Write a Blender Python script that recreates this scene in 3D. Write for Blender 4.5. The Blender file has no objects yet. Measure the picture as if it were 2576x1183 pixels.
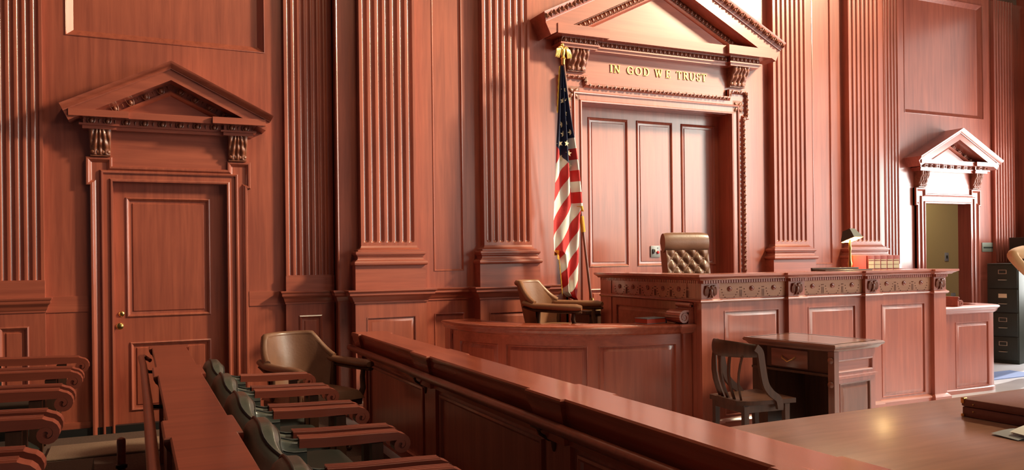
import bpy, bmesh, math, random
from math import sin, cos, pi, radians, sqrt
from mathutils import Vector, Matrix
random.seed(7)
SC = bpy.context.scene
COL = SC.collection

# ------------------------------------------------------------ camera, world, lights, exposure
YAW, ROLL, FPX = 0.434954, -0.011431, 2042.5
_F = Vector((sin(YAW), cos(YAW), 0)); _R = Vector((cos(YAW), -sin(YAW), 0)); _U = Vector((0, 0, 1))
_r = cos(ROLL) * _R + sin(ROLL) * _U
_u = cos(ROLL) * _U - sin(ROLL) * _R
EYE = 1.49
cam_d = bpy.data.cameras.new('camera')
cam = bpy.data.objects.new('camera', cam_d); COL.objects.link(cam)
cam_d.sensor_fit = 'HORIZONTAL'; cam_d.sensor_width = 36.0
cam_d.lens = 36.0 * FPX / 2576.0
cam_d.shift_y = (649.16 - 591.5) / 2576.0
cam_d.clip_start = 0.05; cam_d.clip_end = 100
_m = Matrix((( _r.x, _u.x, -_F.x, 0), (_r.y, _u.y, -_F.y, 0), (_r.z, _u.z, -_F.z, EYE), (0, 0, 0, 1)))
cam.matrix_world = _m
SC.camera = cam

w = bpy.data.worlds.new('world'); SC.world = w; w.use_nodes = True
w.node_tree.nodes['Background'].inputs[0].default_value = (1.0, 0.72, 0.74, 1)
w.node_tree.nodes['Background'].inputs[1].default_value = 0.045

def light(kind, name, loc, target, energy, color, **kw):
    d = bpy.data.lights.new(name, kind); d.energy = energy; d.color = color
    for k, v in kw.items(): setattr(d, k, v)
    o = bpy.data.objects.new(name, d); COL.objects.link(o); o.location = loc
    if target is not None:
        o.rotation_euler = (Vector(target) - Vector(loc)).to_track_quat('-Z', 'Y').to_euler()
    return o
# daylight in the tall windows of the right-hand wall, all out of the picture
def window_light(y0, y1, z0, z1, radiance, color):
    a = (y1 - y0) * (z1 - z0)
    o = light('AREA', 'window_light', (12.10, (y0 + y1) / 2, (z0 + z1) / 2), None, radiance * pi * a, color, shape='RECTANGLE', size=z1 - z0, size_y=y1 - y0)
    o.rotation_euler = (0, radians(90), 0)
    return o
window_light(4.95, 7.15, 0.9, 3.15, 13.5, (0.97, 0.98, 0.94))
window_light(2.2, 4.7, 0.9, 5.0, 0.6, (0.92, 0.97, 0.90))
window_light(4.95, 7.15, 3.3, 5.2, 0.1, (0.95, 0.90, 0.70))
window_light(-1.2, 1.7, 1.9, 5.4, 9.5, (0.92, 0.96, 0.87))
window_light(-5.0, -1.9, 1.9, 5.4, 6.0, (0.91, 0.94, 0.81))
window_light(-9.5, -6.2, 1.9, 5.4, 7.7, (0.95, 0.90, 0.76))
light('SUN', 'sun_light', (20, 4, 12), (19, 3.72, 11.1), 5.0, (1.0, 0.94, 0.86), angle=radians(0.6))
# added warm fill lamps, unseen: a high side light and a weaker overhead one
light('AREA', 'warm_fill_light', (10.4, 3.3, 7.0), (1.0, 7.8, 2.0), 500, (0.98, 0.84, 0.55), shape='DISK', size=1.0, spread=radians(95))
light('AREA', 'warm_fill_light', (3.0, 2.4, 8.6), (3.4, 7.7, 2.4), 130, (1.0, 0.82, 0.54), shape='DISK', size=1.8)

SC.view_settings.view_transform = 'Standard'
SC.view_settings.look = 'None'
SC.view_settings.gamma = 1.0
SC.view_settings.use_curve_mapping = False
SC.view_settings.exposure = 0.0

# ------------------------------------------------------------ materials
def mat(name, base, rough=0.45, metal=0.0, spec=0.5, emit=None, strength=0.0, coat=0.0, coat_rough=0.2, bump=None, mix=None, grain=None):
    m = bpy.data.materials.new(name); m.use_nodes = True
    nt = m.node_tree; b = nt.nodes['Principled BSDF']
    b.inputs['Base Color'].default_value = (*base, 1)
    b.inputs['Roughness'].default_value = rough
    b.inputs['Metallic'].default_value = metal
    b.inputs['Specular IOR Level'].default_value = spec
    b.inputs['Coat Weight'].default_value = coat
    b.inputs['Coat Roughness'].default_value = coat_rough
    b.inputs['Coat IOR'].default_value = 1.7
    if emit:
        b.inputs['Emission Color'].default_value = (*emit, 1); b.inputs['Emission Strength'].default_value = strength
    N = nt.nodes.new; L = nt.links.new
    tc = N('ShaderNodeTexCoord')
    if grain:                                     # (axis scale xyz, dark colour, light colour)
        mp = N('ShaderNodeMapping'); mp.inputs['Scale'].default_value = grain[0]
        L(tc.outputs['Object'], mp.inputs['Vector'])
        n1 = N('ShaderNodeTexNoise'); n1.inputs['Scale'].default_value = 1.0; n1.inputs['Detail'].default_value = 5; n1.inputs['Roughness'].default_value = 0.6
        n1.inputs['Distortion'].default_value = 0.4
        L(mp.outputs[0], n1.inputs['Vector'])
        n2 = N('ShaderNodeTexNoise'); n2.inputs['Scale'].default_value = 1.3; n2.inputs['Detail'].default_value = 2
        L(tc.outputs['Object'], n2.inputs['Vector'])
        ad = N('ShaderNodeMath'); ad.operation = 'MULTIPLY_ADD'; ad.inputs[1].default_value = 0.35
        L(n2.outputs[0], ad.inputs[0])
        sb = N('ShaderNodeMath'); sb.operation = 'MULTIPLY'; sb.inputs[1].default_value = 0.65
        L(n1.outputs[0], sb.inputs[0]); L(sb.outputs[0], ad.inputs[2])
        cr = N('ShaderNodeValToRGB'); e = cr.color_ramp.elements
        e[0].position = 0.36; e[0].color = (*grain[1], 1); e[1].position = 0.64; e[1].color = (*grain[2], 1)
        L(ad.outputs[0], cr.inputs[0]); L(cr.outputs[0], b.inputs['Base Color'])
        bp = N('ShaderNodeBump'); bp.inputs['Strength'].default_value = 0.06; bp.inputs['Distance'].default_value = 0.004
        L(n1.outputs[0], bp.inputs['Height']); L(bp.outputs[0], b.inputs['Normal'])
    elif mix:                                     # (noise scale, other colour)
        n1 = N('ShaderNodeTexNoise'); n1.inputs['Scale'].default_value = mix[0]; n1.inputs['Detail'].default_value = 4
        L(tc.outputs['Object'], n1.inputs['Vector'])
        cr = N('ShaderNodeValToRGB'); e = cr.color_ramp.elements
        e[0].position = 0.38; e[0].color = (*base, 1); e[1].position = 0.62; e[1].color = (*mix[1], 1)
        L(n1.outputs[0], cr.inputs[0]); L(cr.outputs[0], b.inputs['Base Color'])
    if bump and not grain:
        n3 = N('ShaderNodeTexNoise'); n3.inputs['Scale'].default_value = bump[0]; n3.inputs['Detail'].default_value = 3
        L(tc.outputs['Object'], n3.inputs['Vector'])
        bp = N('ShaderNodeBump'); bp.inputs['Strength'].default_value = bump[1]; bp.inputs['Distance'].default_value = 0.01
        L(n3.outputs[0], bp.inputs['Height']); L(bp.outputs[0], b.inputs['Normal'])
    return m
WD, WL = (0.275, 0.054, 0.029), (0.44, 0.098, 0.051)
WR = dict(rough=0.50, spec=0.5, coat=1.0, coat_rough=0.23)
M = {}
M['wood_v'] = mat('mahogany_vertical', WL, grain=((22, 22, 1.2), WD, WL), **WR)
M['wood_h'] = mat('mahogany_horizontal', WL, grain=((1.2, 22, 22), WD, WL), **WR)
M['wood_y'] = mat('mahogany_lengthwise', WL, rough=0.26, spec=0.5, coat=0.5, coat_rough=0.12, grain=((22, 1.0, 22), WD, WL))
M['table'] = mat('table_walnut', WL, rough=0.30, spec=0.5, coat=0.3, coat_rough=0.22, grain=((1.6, 16, 16), (0.21, 0.085, 0.05), (0.34, 0.15, 0.09)))
M['desk'] = mat('desk_mahogany', WL, rough=0.28, spec=0.5, coat=0.4, coat_rough=0.15, grain=((20, 1.4, 20), (0.15, 0.05, 0.032), (0.26, 0.09, 0.058)))
M['desk_v'] = mat('desk_mahogany_vertical', WL, rough=0.32, spec=0.5, coat=0.3, coat_rough=0.18, grain=((20, 20, 1.4), (0.15, 0.05, 0.032), (0.25, 0.085, 0.054)))
M['plaster'] = mat('dim_plaster', (0.22, 0.15, 0.10), rough=0.8)
M['inlay'] = mat('satinwood_inlay', WL, rough=0.42, grain=((1.2, 20, 20), (0.36, 0.135, 0.06), (0.48, 0.20, 0.095)))
M['darkdot'] = mat('dark_inlay', (0.15, 0.048, 0.026), rough=0.5)
M['carved'] = mat('carved_mahogany', (0.20, 0.058, 0.030), rough=0.38, coat=0.25, coat_rough=0.25, mix=(30, (0.28, 0.085, 0.044)))
M['chairwood'] = mat('chair_mahogany', WL, rough=0.30, coat=0.35, coat_rough=0.18, grain=((1.4, 22, 22), (0.17, 0.034, 0.020), (0.28, 0.058, 0.032)))
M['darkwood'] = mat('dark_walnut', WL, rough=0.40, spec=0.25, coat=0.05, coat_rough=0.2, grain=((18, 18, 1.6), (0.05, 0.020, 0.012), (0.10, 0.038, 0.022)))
M['brown_leather'] = mat('brown_leather', (0.165, 0.070, 0.040), rough=0.38, coat=0.05, bump=(60, 0.08), mix=(6, (0.205, 0.090, 0.052)))
M['tan_leather'] = mat('tan_leather', (0.25, 0.105, 0.052), rough=0.40, bump=(60, 0.08), mix=(6, (0.30, 0.13, 0.065)))
M['green_leather'] = mat('grey_green_leather', (0.050, 0.050, 0.040), rough=0.27, coat=0.2, bump=(70, 0.06), mix=(8, (0.066, 0.066, 0.052)))
M['seat_leather'] = mat('shaded_seat_leather', (0.022, 0.022, 0.018), rough=0.45, spec=0.3, bump=(70, 0.06))  # coloured darker than the backs to paint in the shade below the arms
M['panel_leather'] = mat('dull_grey_leather', (0.105, 0.098, 0.074), rough=0.45, bump=(70, 0.06))
M['piping'] = mat('black_piping', (0.018, 0.016, 0.014), rough=0.4)
M['brass'] = mat('brass', (0.62, 0.40, 0.14), rough=0.28, metal=1.0)
M['gold'] = mat('gilt', (0.85, 0.58, 0.18), rough=0.30, metal=0.75)
M['goldcloth'] = mat('gold_fringe', (0.72, 0.36, 0.03), rough=0.7, bump=(200, 0.5))
M['letter'] = mat('gilt_letters', (0.88, 0.66, 0.20), rough=0.35, metal=0.35)
M['tan_paint'] = mat('tan_paint', (0.40, 0.30, 0.135), rough=0.7, bump=(40, 0.05))
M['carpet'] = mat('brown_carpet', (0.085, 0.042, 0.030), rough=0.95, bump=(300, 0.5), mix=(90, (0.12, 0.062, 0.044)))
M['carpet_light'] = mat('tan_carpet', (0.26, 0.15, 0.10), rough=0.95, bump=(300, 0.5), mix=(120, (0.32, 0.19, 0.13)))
M['floor'] = mat('grey_floor', (0.50, 0.48, 0.50), rough=0.30, mix=(1.5, (0.58, 0.56, 0.58)))
M['blue'] = mat('blue_floor_reflection', (0.13, 0.19, 0.38), rough=0.8)  # blue put into the colour for sky reflected in the floor
M['black'] = mat('black_base', (0.012, 0.011, 0.012), rough=0.45)
M['steel'] = mat('green_steel', (0.020, 0.022, 0.015), rough=0.5, spec=0.3, mix=(4, (0.026, 0.028, 0.020)))
M['nickel'] = mat('dull_nickel', (0.42, 0.36, 0.26), rough=0.4, metal=0.8)
M['plate'] = mat('grey_plate', (0.33, 0.33, 0.34), rough=0.4, metal=0.3)
M['greenplate'] = mat('grey_green_plate', (0.22, 0.23, 0.17), rough=0.5)
M['red'] = mat('red_enamel', (0.6, 0.02, 0.02), rough=0.4)
M['white'] = mat('white_cloth', (0.78, 0.72, 0.66), rough=0.75)
M['card'] = mat('cream_card', (0.62, 0.48, 0.30), rough=0.7)
M['book_red'] = mat('red_buckram', (0.62, 0.07, 0.035), rough=0.6, bump=(150, 0.1))
M['book_maroon'] = mat('maroon_buckram', (0.34, 0.075, 0.075), rough=0.55, bump=(150, 0.1))
M['cream'] = mat('cream_band', (0.72, 0.60, 0.42), rough=0.6)
M['greybook'] = mat('grey_boards', (0.20, 0.21, 0.24), rough=0.6)
M['case'] = mat('oxblood_leather', (0.16, 0.055, 0.042), rough=0.35, bump=(80, 0.1), mix=(5, (0.20, 0.075, 0.058)))
M['shade'] = mat('black_shade', (0.035, 0.028, 0.022), rough=0.5)
M['glow'] = mat('lit_shade_lining', (1, 0.85, 0.55), emit=(1.0, 0.70, 0.30), strength=9)
M['tan_cloth'] = mat('tan_cloth', (0.52, 0.29, 0.13), rough=0.85, bump=(120, 0.15))
M['skin'] = mat('skin', (0.55, 0.24, 0.15), rough=0.5)
M['hair'] = mat('dark_hair', (0.03, 0.02, 0.015), rough=0.5)
M['trouser'] = mat('charcoal_cloth', (0.04, 0.04, 0.045), rough=0.85)
M['navy'] = mat('navy_cloth', (0.012, 0.016, 0.06), rough=0.7, bump=(120, 0.15))

# daylit window pane: lets the sun through and glows like a bright sky
pm = bpy.data.materials.new('daylit_pane'); pm.use_nodes = True
_nt = pm.node_tree; _nt.nodes.remove(_nt.nodes['Principled BSDF'])
_t = _nt.nodes.new('ShaderNodeBsdfTransparent'); _e = _nt.nodes.new('ShaderNodeEmission'); _a = _nt.nodes.new('ShaderNodeAddShader')
_e.inputs[0].default_value = (1.0, 0.96, 0.90, 1); _e.inputs[1].default_value = 1.3
_nt.links.new(_t.outputs[0], _a.inputs[0]); _nt.links.new(_e.outputs[0], _a.inputs[1]); _nt.links.new(_a.outputs[0], _nt.nodes['Material Output'].inputs[0])
M['pane'] = pm

# ------------------------------------------------------------ mesh helpers
class MB:
    def __init__(s): s.v = []; s.f = []; s.mi = []; s.cur = 0
    def add(s, vs, fs):
        n = len(s.v); s.v += [tuple(p) for p in vs]
        for f in fs: s.f.append([i + n for i in f]); s.mi.append(s.cur)
        return s
    def box(s, x0, x1, y0, y1, z0, z1, bev=0.0):
        if bev <= 0:
            vs = [(x, y, z) for x in (x0, x1) for y in (y0, y1) for z in (z0, z1)]
            return s.add(vs, [(0, 1, 3, 2), (4, 6, 7, 5), (0, 4, 5, 1), (2, 3, 7, 6), (0, 2, 6, 4), (1, 5, 7, 3)])
        bm = bmesh.new(); bmesh.ops.create_cube(bm, size=1)
        for v in bm.verts: v.co = Vector(((x0 + x1) / 2 + v.co.x * (x1 - x0), (y0 + y1) / 2 + v.co.y * (y1 - y0), (z0 + z1) / 2 + v.co.z * (z1 - z0)))
        bmesh.ops.bevel(bm, geom=bm.edges[:], offset=bev, segments=2, affect='EDGES', profile=0.5)
        return s.bm(bm)
    def bm(s, bm):
        bm.verts.index_update()
        s.add([v.co for v in bm.verts], [[v.index for v in f.verts] for f in bm.faces]); bm.free(); return s
    def prism(s, poly, b0, b1, mp):
        n = len(poly)
        vs = [mp(u, v, b0) for u, v in poly] + [mp(u, v, b1) for u, v in poly]
        fs = [list(range(n)), list(range(2 * n - 1, n - 1, -1))] + [(i, i + n, (i + 1) % n + n, (i + 1) % n) for i in range(n)]
        return s.add(vs, fs)
    def sweep(s, path, prof, mp, closed=False, caps=True):
        """prof points (a, b): a to the right of the path direction, b out of the path plane."""
        n = len(path); rings = []
        for i in range(n):
            p = Vector(path[i])
            d1 = (p - Vector(path[i - 1])) if (closed or i > 0) else None
            d2 = (Vector(path[(i + 1) % n]) - p) if (closed or i < n - 1) else None
            if d1 is None: d1 = d2
            if d2 is None: d2 = d1
            d1 = d1.normalized(); d2 = d2.normalized()
            n1 = Vector((d1.y, -d1.x)); n2 = Vector((d2.y, -d2.x))
            m = (n1 + n2) / max(0.15, 1 + n1.dot(n2))
            rings.append([mp(p.x + m.x * a, p.y + m.y * a, b) for a, b in prof])
        k = len(prof); vs = [q for r in rings for q in r]; fs = []
        for i in range(n if closed else n - 1):
            j = (i + 1) % n
            for q in range(k - 1):
                fs.append((i * k + q, i * k + q + 1, j * k + q + 1, j * k + q))
        if not closed and caps:
            fs.append(list(range(k))); fs.append([(n - 1) * k + q for q in range(k - 1, -1, -1)])
        return s.add(vs, fs)
    def tube(s, pts, r, seg=8, caps=True, flat=None):
        pts = [Vector(p) for p in pts]; n = len(pts)
        rr = r if isinstance(r, (list, tuple)) else [r] * n
        vs = []; fs = []; prev = None
        for i in range(n):
            t = (pts[min(i + 1, n - 1)] - pts[max(i - 1, 0)]).normalized()
            if prev is None:
                up = Vector((0, 0, 1)) if abs(t.z) < 0.9 else Vector((1, 0, 0))
                a = t.cross(up).normalized()
            else: a = (prev - t * prev.dot(t)).normalized()
            prev = a; b = t.cross(a)
            for k in range(seg):
                an = 2 * pi * k / seg
                e = a * cos(an) * rr[i] + b * sin(an) * rr[i]
                if flat: e = a * cos(an) * rr[i] * flat[0] + b * sin(an) * rr[i] * flat[1]
                vs.append(pts[i] + e)
        for i in range(n - 1):
            for k in range(seg):
                fs.append((i * seg + k, i * seg + (k + 1) % seg, (i + 1) * seg + (k + 1) % seg, (i + 1) * seg + k))
        if caps: fs.append(list(range(seg - 1, -1, -1))); fs.append([(n - 1) * seg + k for k in range(seg)])
        return s.add(vs, fs)
    def lathe(s, prof, seg=16, at=(0, 0, 0)):
        vs = []; fs = []; n = len(prof)
        for r, z in prof:
            for k in range(seg):
                a = 2 * pi * k / seg; vs.append((at[0] + r * cos(a), at[1] + r * sin(a), at[2] + z))
        for i in range(n - 1):
            for k in range(seg): fs.append((i * seg + k, i * seg + (k + 1) % seg, (i + 1) * seg + (k + 1) % seg, (i + 1) * seg + k))
        fs.append(list(range(seg - 1, -1, -1))); fs.append([(n - 1) * seg + k for k in range(seg)])
        return s.add(vs, fs)
    def ball(s, c, r, u=8, v=6, rot=None):
        if not isinstance(r, (tuple, list)): r = (r, r, r)
        vs = []; fs = []
        for j in range(1, v):
            t = pi * j / v
            for i in range(u):
                a = 2 * pi * i / u; vs.append(Vector((r[0] * sin(t) * cos(a), r[1] * sin(t) * sin(a), r[2] * cos(t))))
        top = len(vs); vs += [Vector((0, 0, r[2])), Vector((0, 0, -r[2]))]
        for j in range(v - 2):
            for i in range(u): fs.append((j * u + i, (j + 1) * u + i, (j + 1) * u + (i + 1) % u, j * u + (i + 1) % u))
        for i in range(u):
            fs.append((top, i, (i + 1) % u)); fs.append((top + 1, (v - 2) * u + (i + 1) % u, (v - 2) * u + i))
        if rot is not None: vs = [rot @ p for p in vs]
        return s.add([p + Vector(c) for p in vs], fs)
    def grid(s, nu, nv, fn, flip=False):
        vs = [fn(i / (nu - 1), j / (nv - 1)) for j in range(nv) for i in range(nu)]
        fs = []
        for j in range(nv - 1):
            for i in range(nu - 1):
                q = (j * nu + i, j * nu + i + 1, (j + 1) * nu + i + 1, (j + 1) * nu + i)
                fs.append(q[::-1] if flip else q)
        return s.add(vs, fs)
    def xf(s, mtx, start=0):
        s.v[start:] = [tuple(mtx @ Vector(p)) for p in s.v[start:]]; return s
    def mesh(s, name, mats, smooth=40):
        me = bpy.data.meshes.new(name); me.from_pydata(s.v, [], s.f); me.validate(clean_customdata=False)
        bm = bmesh.new(); bm.from_mesh(me); bmesh.ops.recalc_face_normals(bm, faces=bm.faces[:]); bm.to_mesh(me); bm.free()
        for m in (mats if isinstance(mats, (list, tuple)) else [mats]): me.materials.append(m)
        if isinstance(mats, (list, tuple)) and len(s.mi) == len(me.polygons): me.polygons.foreach_set('material_index', s.mi)
        if smooth:
            me.polygons.foreach_set('use_smooth', [True] * len(me.polygons))
            me.set_sharp_from_angle(angle=radians(smooth))
        me.update(); return me
    def build(s, name, mats, parent=None, smooth=40, **kw):
        return link(name, s.mesh(name, mats, smooth), parent, **kw)

def link(name, data, parent=None, label=None, cat=None, group=None, kind=None, loc=None):
    o = bpy.data.objects.new(name, data); COL.objects.link(o)
    if parent is not None: o.parent = parent
    if loc is not None: o.location = loc
    return tag(o, label, cat, group, kind)
def tag(o, label=None, cat=None, group=None, kind=None):
    for k, v in (('label', label), ('category', cat), ('group', group), ('kind', kind)):
        if v: o[k] = v
    return o
def empty(name, loc=(0, 0, 0), rz=0, label=None, cat=None, group=None, kind=None, parent=None):
    o = link(name, None, parent, label, cat, group, kind, loc)
    o.rotation_euler = (0, 0, rz); o.empty_display_size = 0.1
    return o
def copy_tree(o, parent=None):
    c = o.copy(); COL.objects.link(c)
    if parent is not None: c.parent = parent
    for ch in list(o.children): copy_tree(ch, c)
    return c
def arc(cx, cy, r, a0, a1, n):
    return [(cx + r * cos(a0 + (a1 - a0) * i / n), cy + r * sin(a0 + (a1 - a0) * i / n)) for i in range(n + 1)]

def smooth_path(pts, n=6):
    P = [Vector(p) for p in pts]; out = []
    for i in range(len(P) - 1):
        a, b, c, d = P[max(0, i - 1)], P[i], P[i + 1], P[min(len(P) - 1, i + 2)]
        for k in range(n):
            t = k / n; out.append(.5 * ((2 * b) + (c - a) * t + (2 * a - 5 * b + 4 * c - d) * t * t + (3 * b - a - 3 * c + d) * t ** 3))
    return out + [P[-1]]
D = 7.85                                   # the panelled wall's plane
S = 0.20                                   # how far the middle bay stands forward
CX = 5.375                                 # its axis of symmetry
def wall(p): return lambda x, z, b: (x, D - p - b, z)
def plan(z0): return lambda x, y, b: (x, y, z0 + b)
# ------------------------------------------------------------ helpers for panelling
def holed(mb, x0, x1, z0, z1, holes, fn, t0, t1):
    """boxes that fill a rectangle except for rectangular holes; fn(u0,u1,z0,z1) adds one box"""
    xs = sorted({x0, x1, *[h[0] for h in holes], *[h[1] for h in holes]})
    xs = [x for x in xs if x0 <= x <= x1]
    for a, b in zip(xs, xs[1:]):
        cuts = sorted([(h[2], h[3]) for h in holes if h[0] <= a + 1e-6 and h[1] >= b - 1e-6])
        z = z0
        for c0, c1 in cuts:
            if c0 > z + 1e-6: fn(a, b, z, min(c0, z1))
            z = max(z, c1)
        if z < z1 - 1e-6: fn(a, b, z, z1)
def rect(x0, x1, z0, z1): return [(x0, z0), (x0, z1), (x1, z1), (x1, z0)]
def panel(name, x0, x1, z0, z1, mp, prof, m, parent, label=None):
    """a panel with its moulding, fitted in an opening; prof (a inward, b outward)"""
    mb = MB(); mb.sweep(rect(x0, x1, z0, z1), prof, mp, closed=True)
    a, b = prof[-1]
    mb.add([mp(x, z, b) for x, z in rect(x0 + a, x1 - a, z0 + a, z1 - a)], [(0, 1, 2, 3)])
    return mb.build(name, m, parent, smooth=30, label=label)
SUNK = [(0, -.06), (0, .006), (.006, .008), (.010, .002), (.012, -.004), (.062, -.048), (.064, -.048)]
SUNK_S = [(0, -.02), (0, .004), (.006, .006), (.012, .002), (.016, -.010), (.018, -.012)]
RAISED = [(0, 0), (0, .004), (.008, .002), (.012, -.012), (.018, -.012), (.046, .003), (.047, .003)]
DOORP = [(0, -.02), (0, .006), (.010, .012), (.022, .004), (.028, -.008), (.050, -.012), (.056, -.004), (.060, -.004)]

# ------------------------------------------------------------ floor
mb = MB(); mb.box(-5, 12.05, -11.0, 8.05, -.10, 0)
mb.build('floor', M['floor'], kind='structure')
mb = MB(); mb.box(-.62, .35, 6.90, 7.40, 0.019, .036, .006)
mb.build('carpet_runner', M['carpet_light'], label='strip of tan carpet on the floor in front of the closed panelled door', cat='carpet')
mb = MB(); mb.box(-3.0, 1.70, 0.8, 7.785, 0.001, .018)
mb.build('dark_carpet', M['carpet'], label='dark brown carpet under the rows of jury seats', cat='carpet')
mb = MB(); mb.box(9.0, 9.95, 6.22, 6.62, 0.001, .008)  # thin sheet added to paint the sky's reflection on the floor
mb.build('blue_reflection', M['blue'], label='thin blue sheet painting a sky reflection on the pale floor near the filing cabinet', cat='mat')

# ------------------------------------------------------------ back wall
LD, RD = 0.302, 2 * CX - 0.302                   # side door axes
HO, ZT = 0.4715, 2.195                           # side door opening
B0, B1 = 1.746, 2 * CX - 1.746                   # middle bay
ZTOP = 5.2
def upper(dx): return (dx - .82, dx + .82, 3.43, ZTOP - .1)
mb = MB()
fn = lambda a, b, z0, z1: mb.box(a, b, D, D + .14, z0, z1)
holed(mb, -4.2, B0, 0, ZTOP, [(LD - HO, LD + HO, 0, ZT), upper(LD)], fn, 0, 0)
holed(mb, B1, 12.05, 0, ZTOP, [(RD - HO, RD + HO, 0, ZT), upper(RD)], fn, 0, 0)
fn = lambda a, b, z0, z1: mb.box(a, b, D - S, D + .14, z0, z1)
CO, CT = 1.022, 3.167                            # central doorway
BP = [(2.698, 3.016, 1.367, ZTOP - .1), (2 * CX - 3.016, 2 * CX - 2.698, 1.367, ZTOP - .1)]
BPL = [(2.70, 3.02, .12, .945), (2 * CX - 3.02, 2 * CX - 2.70, .12, .945)]
holed(mb, B0, B1, 0, ZTOP, [(CX - CO + .02, CX + CO + .02, 0, CT), *BP, *BPL], fn, 0, 0)
back = mb.build('wall_back', M['wood_v'], kind='structure', smooth=0)
for dx in (LD, RD): panel('panel', *upper(dx), wall(0), SUNK, M['wood_v'], back)
for q in BP: panel('panel', *q, wall(S), SUNK_S, M['wood_v'], back)
for q in BPL: panel('panel', *q, wall(S), SUNK_S, M['wood_v'], back)
# thin edge bead down the middle bay's two corners, and flat rail boards of the side bays
mb = MB()
for x in (B0, B1): mb.tube([(x, D - S, 0), (x, D - S, ZTOP)], .011, 8)
mb.build('corner_bead', M['wood_v'], back)
mb = MB()
for a, b in ((-.70, LD - .655), (LD + .655, 1.28), (2 * CX - 1.28, RD - .655), (RD + .655, 2 * CX + .70)):
    mb.box(a, b, D - .008, D, 1.072, 1.206); mb.box(a, b, D - .012, D, .0, .13)
mb.build('rail_board', M['wood_h'], back, smooth=0)

def fluted(x0, x1, pb, pf, zend, ztop, rounded, n=7, marg=.014, fil=.27):
    mb = MB(); W = x1 - x0; pitch = (W - 2 * marg) / n; r = pitch * (1 - fil) / 2
    xs = [x0]
    for i in range(n):
        c = x0 + marg + pitch * (i + .5)
        xs += [c + r * t for t in (-1, -.93, -.7, -.4, 0, .4, .7, .93, 1)]
    xs.append(x1)
    zc = zend + (r if rounded else 0)
    zs = [zend - .03, zend] + ([zend + r * t for t in (.03, .12, .3, .55, .8, 1.0)] if rounded else [zend + .001]) + [ztop]
    def dep(x, z):
        if z < zend - 1e-9 or (not rounded and z <= zend): return 0
        c = x0 + marg + pitch * (min(n - 1, max(0, int((x - x0 - marg) / pitch))) + .5)
        q = r * r - (x - c) ** 2 - (min(0, z - zc) ** 2 if rounded else 0)
        return .85 * sqrt(q) if q > 0 else 0
    mb.grid(len(xs), len(zs), lambda u, v: (xs[round(u * (len(xs) - 1))], D - pf + dep(xs[round(u * (len(xs) - 1))], zs[round(v * (len(zs) - 1))]), zs[round(v * (len(zs) - 1))]))
    for x in (x0, x1): mb.add([(x, D - pf, zs[0]), (x, D - pb, zs[0]), (x, D - pb, ztop), (x, D - pf, ztop)], [(0, 1, 2, 3)])
    mb.add([(x0, D - pf, zs[0]), (x1, D - pf, zs[0]), (x1, D - pb, zs[0]), (x0, D - pb, zs[0])], [(0, 1, 2, 3)])
    return mb
def around(x0, x1, pb, pf): return [(x0, D - pb), (x0, D - pf), (x1, D - pf), (x1, D - pb)]
ATTIC = [(.0, 1.432), (.070, 1.432), (.078, 1.437), (.084, 1.447), (.084, 1.462), (.077, 1.472), (.066, 1.476), (.066, 1.482), (.052, 1.487), (.046, 1.498), (.046, 1.512), (.052, 1.522), (.058, 1.526),
         (.058, 1.532), (.066, 1.537), (.069, 1.548), (.066, 1.560), (.055, 1.566), (.040, 1.568), (.040, 1.580), (.018, 1.588), (.005, 1.605), (0, 1.622)]
CAP = [(0, 1.080), (.012, 1.080), (.012, 1.094), (.020, 1.100), (.030, 1.118), (.040, 1.140), (.062, 1.152), (.066, 1.156), (.066, 1.176), (.074, 1.182), (.082, 1.192), (.082, 1.202), (0, 1.204)]
FOOT = [(0, .0), (.05, .0), (.05, .12), (.035, .135), (.02, .15), (.012, .165), (0, .17)]
def big_pilaster(x0, x1):
    p = fluted(x0, x1, S, .30, 1.650, ZTOP, True).build('pilaster', M['wood_v'], back, smooth=50)
    q = .070
    MB().sweep(around(x0, x1, S, .30), ATTIC, plan(0)).build('base_moulding', M['wood_h'], p, smooth=35)
    MB().box(x0 - q, x1 + q, D - .35, D - S, 1.195, 1.434).build('plinth', M['wood_h'], p, smooth=0)
    MB().sweep(around(x0 - q - .005, x1 + q + .005, S, .355), CAP, plan(0)).build('pedestal_cap', M['wood_h'], p, smooth=35)
    d = MB(); a, b = x0 - q - .005, x1 + q + .005; m = (a + b) / 2; hw = .24
    f = lambda u0, u1, z0, z1: d.box(u0, u1, D - .355, D - S, z0, z1)
    hole = (m - hw, m + hw, .20, .945)
    holed(d, a, b, 0, 1.085, [hole], f, 0, 0)
    d.sweep([(x, y) for x, y in around(a, b, S, .355)], FOOT, plan(0))
    dd = d.build('pedestal', M['wood_v'], p, smooth=30)
    panel('panel', *hole, wall(.355), RAISED, M['wood_v'], p)
BIG = [(1.940, 2.489), (3.203, 3.736)]
BIG += [(2 * CX - b, 2 * CX - a) for a, b in BIG[::-1]]
for a, b in BIG: big_pilaster(a, b)
def small_pilaster(x0, x1, cap_over=.04):
    p = fluted(x0, x1, 0, .055, 1.350, ZTOP, False).build('pilaster', M['wood_v'], back, smooth=50)
    MB().box(x0 - .004, x1 + .004, D - .062, D, 1.195, 1.345).build('plinth', M['wood_h'], p, smooth=0)
    MB().sweep(around(x0 - .004, x1 + .004, 0, .05), [(a * .62, z) for a, z in CAP], plan(0)).build('pedestal_cap', M['wood_h'], p, smooth=35)
    d = MB(); m = (x0 + x1) / 2
    f = lambda u0, u1, z0, z1: d.box(u0, u1, D - .05, D, z0, z1)
    hole = (m - .108, m + .108, .25, .968)
    holed(d, x0 - .004, x1 + .004, 0, 1.085, [hole], f, 0, 0)
    d.build('pedestal', M['wood_v'], p, smooth=0)
    panel('panel', *hole, wall(.05), DOORP, M['wood_v'], p)
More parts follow.
